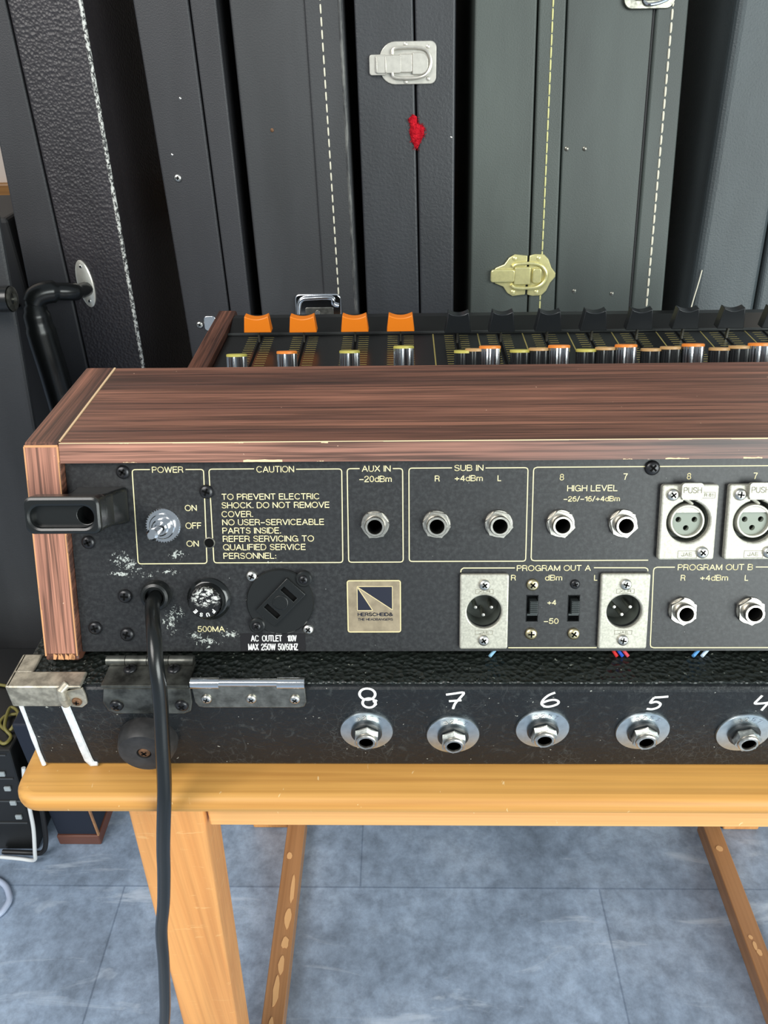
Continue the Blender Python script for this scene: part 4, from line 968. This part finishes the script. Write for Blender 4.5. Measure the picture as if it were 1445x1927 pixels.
mb = MB(); mb.tube(smooth([(-355, 493, 2), (-356, 493, 12), (-359, 493.5, 22), (-366, 495, 30), (-377, 496.5, 37), (-386, 496, 42), (-393, 493, 45), (-397, 487, 46)]), [8]*8+[9.5]*8+[12]*13, 16, None)
put('handle_arm', mb.mesh('handle_arm', MT['rubber'], 60), HA, CFr)
mb = MB(); mb.tube(smooth([(-397, 489, 46), (-397, 478, 47), (-396, 462, 48), (-394, 442, 49), (-391, 420, 50), (-389, 398, 50), (-387, 372, 50), (-386, 330, 48), (-385, 300, 44), (-378, 286, 30), (-372, 282, 0)]), [10]*3+[12.5]*2+[14.5]*4+[16]*32, 18)
put('grip', mb.mesh('grip', MT['rubber'], 60), HA, CFr)
for dy in (19, -19): screw(HA, CFr, -355.2+(-1.6 if dy > 0 else 1.6), 498.5+dy, 2.4, 2.2, 'silver')
# --- B
B = case('plain black guitar case with one brass screw, right of the coarse leather case', -200)
bL, bS, bR = line(-229, -0.040), line(-181, -0.031), line(-156, -0.022)
piece(B, 'body', bL, lambda t: bS(t)-GAP, MT['case_black'], CFr); piece(B, 'lid', lambda t: bS(t)+GAP, lambda t: bR(t)-5, MT['case_black'], CFr)
screw(B, CFr, -236.2, 606.4, 0, 4.0, 'silver', label='pale brass screw'); screw(B, CFr, -231.6, 450.8, 0, 4.0, 'silver')
mb = MB(); mb.prism(rrect(-226, -212, 444, 461, 4, 4), 0, 2); put('latch', mb.mesh('latch', MT['chrome'], 30), B, CFr, 0.5)
for x, t in ((-224, 681), (-239.5, 629)): rivet(B, CFr, x, t, 1.2, MT['screw_silver'])
# --- C
Cc = case('grey black guitar case with cream stitched flap and a chrome latch low on its face', -105)
cL, cS, cT, cE = line(-150, -0.021), line(-77, -0.020), line(-58, -0.024), line(-36, -0.024)
piece(Cc, 'body', lambda t: cL(t)+0.5, lambda t: cS(t)+14, MT['case_grey'], CFr, bevel=3)
piece(Cc, 'flap', cS, cE, MT['case_grey'], CFr, h0=-349, h1=3.0, bevel=2.5)
b = MatB('worn_binding', (0.06, 0.06, 0.06, 1), 0.5); b.color(b.mix(b.ramp(b.noise(b.co((1, 0.2, 1)), 160, 4, 0.7), [(0.45, 0.0), (0.65, 1.0)]), (0.035, 0.036, 0.037, 1), (0.13, 0.13, 0.12, 1)))
mb = MB(); mb.tube([(cE(t)-3.5, t, 1.2) for t in range(300, 1060, 20)], 2.6, 10); put('edge_binding', mb.mesh('edge_binding', b.m, 60), Cc, CFr)
stitches(Cc, cT, CFr, 3.0, MT['thread'], 484)
mb = MB(); mb.prism(rrect(-119.5, -67, 441, 485, 6, 5), 0, 5)
LC = put('latch', mb.mesh('latch', MT['chrome'], 30), Cc, CFr, 1.6, 3, label='chrome box latch')
mb = MB(); mb.prism(rrect(-108, -76, 441, 470, 2, 3), 5, 6.2); put('lock_plate', mb.mesh('lock_plate', MT['dull_metal'], 30), LC, CFr, 0.4)
mb = MB(); mb.tube(smooth([(-115.5, 445, 6), (-115.5, 470, 7), (-111, 479, 7), (-100, 480.5, 7), (-78, 480.5, 7), (-75.5, 474, 7), (-70, 472, 6)]), 2.4, 10); put('bail', mb.mesh('bail', MT['chrome']), LC, CFr)
mb = MB(); mb.lathe([(3, 6.2), (2.8, 7), (1.2, 7.2), (0, 6.8)], -94, 464, 20); put('keyhole_boss', mb.mesh('keyhole_boss', MT['screw_silver']), LC, CFr)
rivet(Cc, CFr, -132.1, 650.5, 1.9, MT['rust'], 'rusty rivet')
# --- D
D = case('wrinkled black guitar case with red felt poking from its seam below a nickel latch', 10)
dL, dS, dR = line(-30, -0.018), line(34, -0.0255), line(68, -0.0165)
piece(D, 'body', dL, lambda t: dS(t)-GAP, MT['case_wrinkled'], CFr, bevel=2.2); piece(D, 'lid', lambda t: dS(t)+GAP, dR, MT['case_wrinkled'], CFr, bevel=2.5)
def dshape(x0, x1, y0, y1, rl, rr):
    pts = []
    for cx, cy, a0, r in ((x1-rr, y1-rr, 0, rr), (x0+rl, y1-rl, 90, rl), (x0+rl, y0+rl, 180, rl), (x1-rr, y0+rr, 270, rr)):
        for i in range(8): pts.append((cx+r*math.cos(math.radians(a0+90*i/7)), cy+r*math.sin(math.radians(a0+90*i/7))))
    return pts
mb = MB(); mb.prism(dshape(-20, 37.1, 689.8, 727.2, 16, 6), 0, 1.8)
LD = put('latch', mb.mesh('latch', MT['latch_nickel'], 30), D, CFr, 0.6, 2, label='worn nickel draw latch')
mb = MB(); mb.prism(rrect(-29.8, -12, 698, 716, 2.5, 3), 1.2, 4.5); mb.prism(rrect(-24, 2, 699.5, 715, 2, 3), 3.5, 6); 
for x in (-23, -14): mb.box(x, x+1.2, 700, 714, 4.4, 7)
put('lever', mb.mesh('lever', MT['latch_nickel'], 30), LD, CFr, 0.5)
mb = MB(); mb.prism(rrect(0, 13, 700, 716, 1.5, 3), 1.8, 5.2); mb.prism(dshape(13, 29, 698, 717, 1.5, 8), 1.8, 5.8); put('hook_plate', mb.mesh('hook_plate', MT['latch_nickel'], 30), LD, CFr, 0.7)
mb = MB(); mb.tube(smooth([(-7, 716, 5), (-5, 720.5, 5), (6, 721.5, 4.6), (20, 721, 4.4), (28, 718, 4.4), (31.5, 708.5, 4.4), (28, 699, 4.4), (20, 695.4, 4.4), (6, 694.8, 4.6), (-5, 696, 5), (-7, 700, 5)]), 1.5, 8); put('bail', mb.mesh('bail', MT['latch_nickel']), LD, CFr)
for x, t in ((28.5, 722.2), (29, 694.5), (6.5, 724.6), (6.5, 692)): rivet(LD, CFr, x, t, 2.0, MT['latch_nickel'], h=1.8)
mb = MB(); ring = []
ft_pts = [(8.5, 659), (13, 662.5), (17.5, 661), (18.5, 655.5), (24, 653), (26.5, 650), (25.5, 643), (21.5, 637), (19, 630.5), (16, 632), (12.5, 638), (11, 646), (10.5, 653)]
def fuzz(mb, pts, h0, h1):
    c_ = Vector((sum(p[0] for p in pts)/len(pts), sum(p[1] for p in pts)/len(pts)))
    lay = []
    for h, s_ in ((h0, 0.8), (h0+0.4*(h1-h0), 1.0), (h0+0.8*(h1-h0), 0.75), (h1, 0.3)):
        for p in pts:
            q_ = c_+(Vector(p)-c_)*s_; lay.append((q_.x+random.uniform(-.7, .7), q_.y+random.uniform(-.7, .7), h+random.uniform(-.6, .6)))
    n_ = len(pts); fs = [(l*n_+i, l*n_+(i+1) % n_, (l+1)*n_+(i+1) % n_, (l+1)*n_+i) for l in range(3) for i in range(n_)]+[tuple(3*n_+i for i in range(n_))]
    mb.add(lay, fs)
    for k in range(260):
        p = random.choice(pts); q_ = c_+(Vector(p)-c_)*random.uniform(0.5, 1.0)
        d_ = Vector((random.uniform(-3, 3), random.uniform(-3, 3)))
        mb.tube([(q_.x, q_.y, h0+1.5), (q_.x+d_.x*.6, q_.y+d_.y*.6, h0+3+random.uniform(0, 2)), (q_.x+d_.x, q_.y+d_.y, h0+2+random.uniform(0, 2))], 0.16, 3)
fuzz(mb, ft_pts, -1, 5)
put('felt_tuft', mb.mesh('felt_tuft', MT['felt'], 60), D, CFr, label='red felt tuft')
rivet(D, CFr, 53.5, 641, 1.0, MT['screw_silver'])
# --- E
Ee = case('greenish grey guitar case with a brass latch across its seam and yellow stitching', 140)
eL, eS, eT, eR = line(88, -0.019), line(160, -0.033), line(171, -0.029), line(194.5, -0.043)
piece(Ee, 'body', eL, lambda t: eS(t)-GAP, MT['case_green'], CFr, bevel=2.2); piece(Ee, 'lid', lambda t: eS(t)+GAP, eR, MT['case_green'], CFr, h1=1.5, bevel=2)
stitches(Ee, eT, CFr, 1.5, MT['thread_y'], 400, 800, 9.5, 1.2, 0.9)
def halfmoon(sg):
    pts = [(0, 21), (6, 21.5), (14, 22.5), (20, 19), (25, 12), (34, 8.5), (38.5, 3), (38.5, -3), (34, -8.5), (25, -12), (20, -19), (14, -22.5), (6, -21.5), (0, -21)] if sg < 0 else [(0, 21), (6, 22.5), (16, 22), (21, 17), (25, 8), (30, 2), (30, -2), (25, -8), (21, -17), (16, -22), (6, -22.5), (0, -21)]
    return [(sg*x, y) for x, y in pts] if sg > 0 else [(sg*x, y) for x, y in pts][::-1]
cxm, cym = 139.5+1.5, 502
mb = MB(); mb.prism([(x+cxm-1.2, y+cym) for x, y in halfmoon(-1)], 0.5, 3.2); mb.prism([(x+cxm+1.0, y+cym) for x, y in halfmoon(1)], 1.2, 3.4)
mb.add([], [])
LE = put('latch', mb.mesh('latch', MT['brass'], 30), Ee, CFr, 0.8, 2, label='polished brass draw latch')
mb = MB(); mb.prism(rrect(cxm-41, cxm-14, cym-7, cym+7, 3, 3), 3, 6.5); put('lever', mb.mesh('lever', MT['brass'], 30), LE, CFr, 1.5, 3)
mb = MB(); mb.prism(rrect(cxm-15, cxm+3, cym-9.5, cym+9.5, 1.5, 3), 3, 7); mb.prism(rrect(cxm+5, cxm+15, cym-8, cym+8, 3, 3), 3, 7.5); put('hook_plate', mb.mesh('hook_plate', MT['brass'], 30), LE, CFr, 1.2, 3)
mb = MB(); mb.tube(smooth([(cxm-17, cym+10, 6), (cxm-12, cym+12.8, 6.5), (cxm+6, cym+13, 6), (cxm+16, cym+9, 6), (cxm+20.5, cym, 6), (cxm+16, cym-9, 6), (cxm+6, cym-13, 6), (cxm-12, cym-12.8, 6.5), (cxm-17, cym-10, 6)]), 1.7, 8); put('bail', mb.mesh('bail', MT['brass']), LE, CFr)
for dx in (-15, 11):
    for dy in (18, -18): rivet(LE, CFr, cxm+dx, cym+dy, 2.6, MT['brass'], h=3.0)
# --- F
Ff = case('green grey guitar case with white stitching down its right side, beside the brass latched case', 240)
fL, fS, fT, fR = line(196.5, -0.0435), line(280, -0.042), line(299, -0.045), line(322, -0.055)
piece(Ff, 'body', fL, lambda t: fS(t)+8, MT['case_greenpanel'], CFr, h1=-4, bevel=2); piece(Ff, 'flap', lambda t: fS(t)+GAP*1.6, fR, MT['case_greenpanel'], CFr, h0=-349, h1=-1.0, bevel=2.5)
mb = MB(); mb.tube([(fS(t)-0.2, t, -4.3) for t in range(300, 1060, 20)], 1.3, 8); put('seam_cord', mb.mesh('seam_cord', MT['black'], 60), Ff, CFr)
stitches(Ff, fT, CFr, -1.0, MT['thread'], 400, 800, 8.6, 2.4, 1.15)
for x, t in ((174.1, 628.5), (192.9, 628.3), (195.4, 483.1), (237.9, 479.7)): rivet(Ff, CFr, x+0.5, t, 2.4, MT['dull_metal'], h=-4)
mb = MB(); mb.prism(dshape(217, 267, 750, 790, 9, 9), -4, 0.6)
LF = put('latch', mb.mesh('latch', MT['dull_metal'], 30), Ff, CFr, 0.7, 2, label='nickel latch at the top edge')
mb = MB(); mb.tube(smooth([(236, 757, 2), (240, 753.5, 3), (252, 755, 3), (262, 760, 3), (265, 768, 3), (262, 778, 3), (250, 783, 3)]), 1.5, 8); put('bail', mb.mesh('bail', MT['chrome']), LF, CFr)
mb = MB(); mb.prism(rrect(228, 252, 757, 778, 2, 3), 0.5, 4.5); put('lever', mb.mesh('lever', MT['dull_metal'], 30), LF, CFr, 0.6)
# --- G
G = case('blue grey guitar case past the wide dark gap, at the far right', 400)
gL, gS, gR = line(326, 0.001), line(409, -0.017), line(470, -0.01)
piece(G, 'body', gL, lambda t: gS(t)-GAP, MT['case_blue'], CFr, bevel=9, seg=4); piece(G, 'lid', lambda t: gS(t)+GAP, gR, MT['case_blue'], CFr, bevel=4)
mb = MB(); mb.tube(smooth([(326.2, 448, 1.2), (328.2, 470, 2), (331.2, 490, 1.8), (333.2, 505, 1.2)]), 0.7, 6); put('loose_thread', mb.mesh('loose_thread', MT['thread'], 60), G, CFr)
# --- H: nearest case, at the left border
HFr = frame((0, 650, -HC), (1, 0, 0), (0, math.sin(LEAN), math.cos(LEAN)), (0, -math.cos(LEAN), math.sin(LEAN)))
H = case('dark grey guitar case with a round black handle end, at the far left border', -450, 620)
hR = line(-402, 0.018)
mb = MB()
mb.hexa([(-540, 0, -50), (-424, 0, -50), (-398, 0, 0), (-540, 0, 0)], [(-520, 612, -50), (-393, 612, -50), (-367.4, 612, 0), (-520, 612, 0)])
put('body', mb.mesh('body', MT['case_grey'], 0), H, HFr, 8, 4)
mb = MB(); mb.tube([(-420, 531, 0), (-420, 531, 14), (-416, 531, 20), (-405, 531, 22), (-390, 531, 22), (-364, 531, 22)], [9, 9, 10, 11.5, 12, 12], 24)
HH = put('handle', mb.mesh('handle', MT['rubber'], 50), H, HFr)
XF_ = Matrix(((0, 0, 1, 0), (1, 0, 0, 531), (0, 1, 0, 22), (0, 0, 0, 1)))
mb = MB(); mb.lathe([(10.0, -364.5), (11.5, -362.5), (9, -361.5), (6, -361.5), (5.5, -364)], seg=28, M=XF_, closed_ends=False); put('end_ring', mb.mesh('end_ring', MT['dull_metal']), HH, HFr, label='dull metal end ring')

# black block added to keep the gap behind it dark
I_ = case('plain black case in the shadow between the two cases at far left', -520, 880)
mb = MB(); mb.hexa([(-660, 884, -HC), (-433, 884, -HC), (-433, 1010, -HC), (-660, 1010, -HC)], [(-660, 884, -200), (-437, 884, -200), (-437, 1010, -200), (-660, 1010, -200)])
put('body', mb.mesh('body', MT['black'], 0), I_, None, 5, 3)
mb = MB(); mb.box(-600, -450, 880.8, 884.3, -300, -297); put('seam', mb.mesh('seam', MT['void'], 0), I_)  # dark strip on the added black block, not a case seam

# ================================================================== things on the floor at the left
NB = thing('speaker_box', 'dark navy box on a reddish brown wooden plinth, on the floor behind the bench leg', 'box', (-350, 540, -HC))
mb = MB(); mb.hexa([(-373, 484, -HC), (-327, 484, -HC), (-327, 600, -HC), (-373, 600, -HC)], [(-373, 484, -HC+15), (-327, 484, -HC+15), (-327, 600, -HC+15), (-373, 600, -HC+15)])
put('plinth', mb.mesh('plinth', simple('reddish_brown_wood', srgb(96, 58, 46), 0.4), 0), NB, None, 1.5)
mb = MB(); mb.box(-372, -328, 486, 599, -HC+15, -HC+190)
put('cabinet', mb.mesh('cabinet', simple('dark_navy_cloth', (0.006, 0.010, 0.022, 1), 0.6), 0), NB, None, 2)
mb = MB()
for x in (-328.5, ): mb.box(x, x+2.0, 484.6, 487.5, -HC+15, -HC+190)
put('corner_strip', mb.mesh('corner_strip', MT['brown_wood'], 0), NB, None, 0.4)
EQ = thing('equipment_rack', 'black equipment unit with a column of pale buttons, on the floor at far left', 'equipment', (-480, 560, -HC))
mb = MB(); mb.hexa([(-560, 478, -HC), (-394, 478, -HC), (-394, 640, -HC), (-560, 640, -HC)], [(-560, 494.5, -HC+142), (-390, 494.5, -HC+142), (-390, 640, -HC+142), (-560, 640, -HC+142)])
put('housing', mb.mesh('housing', simple('black_equipment_metal', (0.007, 0.0075, 0.008, 1), 0.35), 0), EQ, None, 2)
EFa = math.atan2(22, 190)
EF = frame((0, 478, -HC), (1, 0, 0), (0, math.sin(EFa), math.cos(EFa)), (0, -math.cos(EFa), math.sin(EFa)))
for i in range(4):
    mb = MB(); mb.box(-406-i*1.0, -399.5-i*1.0, 48.5+i*20.5, 54+i*20.5, 0, 2.2); put('button', mb.mesh('button', simple('pale_button', srgb(150, 158, 162), 0.4), 0), EQ, EF, 0.5)
for i in range(4):
    mb = MB(); mb.box(-560, -396, 41+i*32, 42.2+i*32, 0, 1.0); put('panel_seam', mb.mesh('panel_seam', simple('grey_seam', (0.05, 0.055, 0.06, 1), 0.4), 0), EQ, EF)
for i in range(3):
    mb = MB(); mb.lathe([(6, 0), (5.6, 9), (4.5, 10), (0, 10)], -446-i*20, 62+i*8, 20); put('knob', mb.mesh('knob', MT['knob_black']), EQ, EF)
def cable(name, pts, r, col, label):
    mb = MB(); mb.tube(smooth(pts, 6), r, 10)
    return tag(put(name, mb.mesh(name, simple(name+'_sheath', col, 0.45), 60)), label, 'cable')
cable('white_cable', [(-376, 484, -630), (-378, 478, -652), (-379, 472, -682), (-381, 468, -708), (-386, 462, -740), (-389, 462, -752), (-396, 464, -757), (-408, 466, -757.8), (-430, 468, -757.8)], 2.0, srgb(205, 208, 210), 'thin white cable hanging down beside the black equipment unit')
cable('black_cable', [(-370, 494, -630), (-371, 486, -655), (-374, 480, -700), (-379, 474, -740), (-386, 471, -754), (-400, 472.5, -757), (-414, 473, -757), (-430, 473.5, -757)], 2.6, (0.008, 0.008, 0.009, 1), 'black cable looping beside the white cable at the equipment unit')
cable('grey_cable', [(-470, 455, -757), (-420, 441, -757), (-403, 426, -757), (-401, 414, -757), (-410, 402, -757), (-450, 386, -757)], 3.0, srgb(170, 182, 205), 'pale grey cable curving on the floor at the left picture edge')
cable('olive_cord', [(-458, 588, -616), (-441, 582, -616), (-424, 577, -616), (-410, 565, -616), (-399, 543, -616), (-412, 537, -615), (-414, 527, -616), (-402, 518, -616), (-397, 523, -613), (-399, 539, -613), (-410, 545, -612), (-405, 520, -612), (-396, 511, -616), (-399, 502, -616), (-411, 508, -616), (-440, 520, -616)], 1.7, srgb(120, 112, 58), 'tangled olive green cord lying on top of the equipment unit')
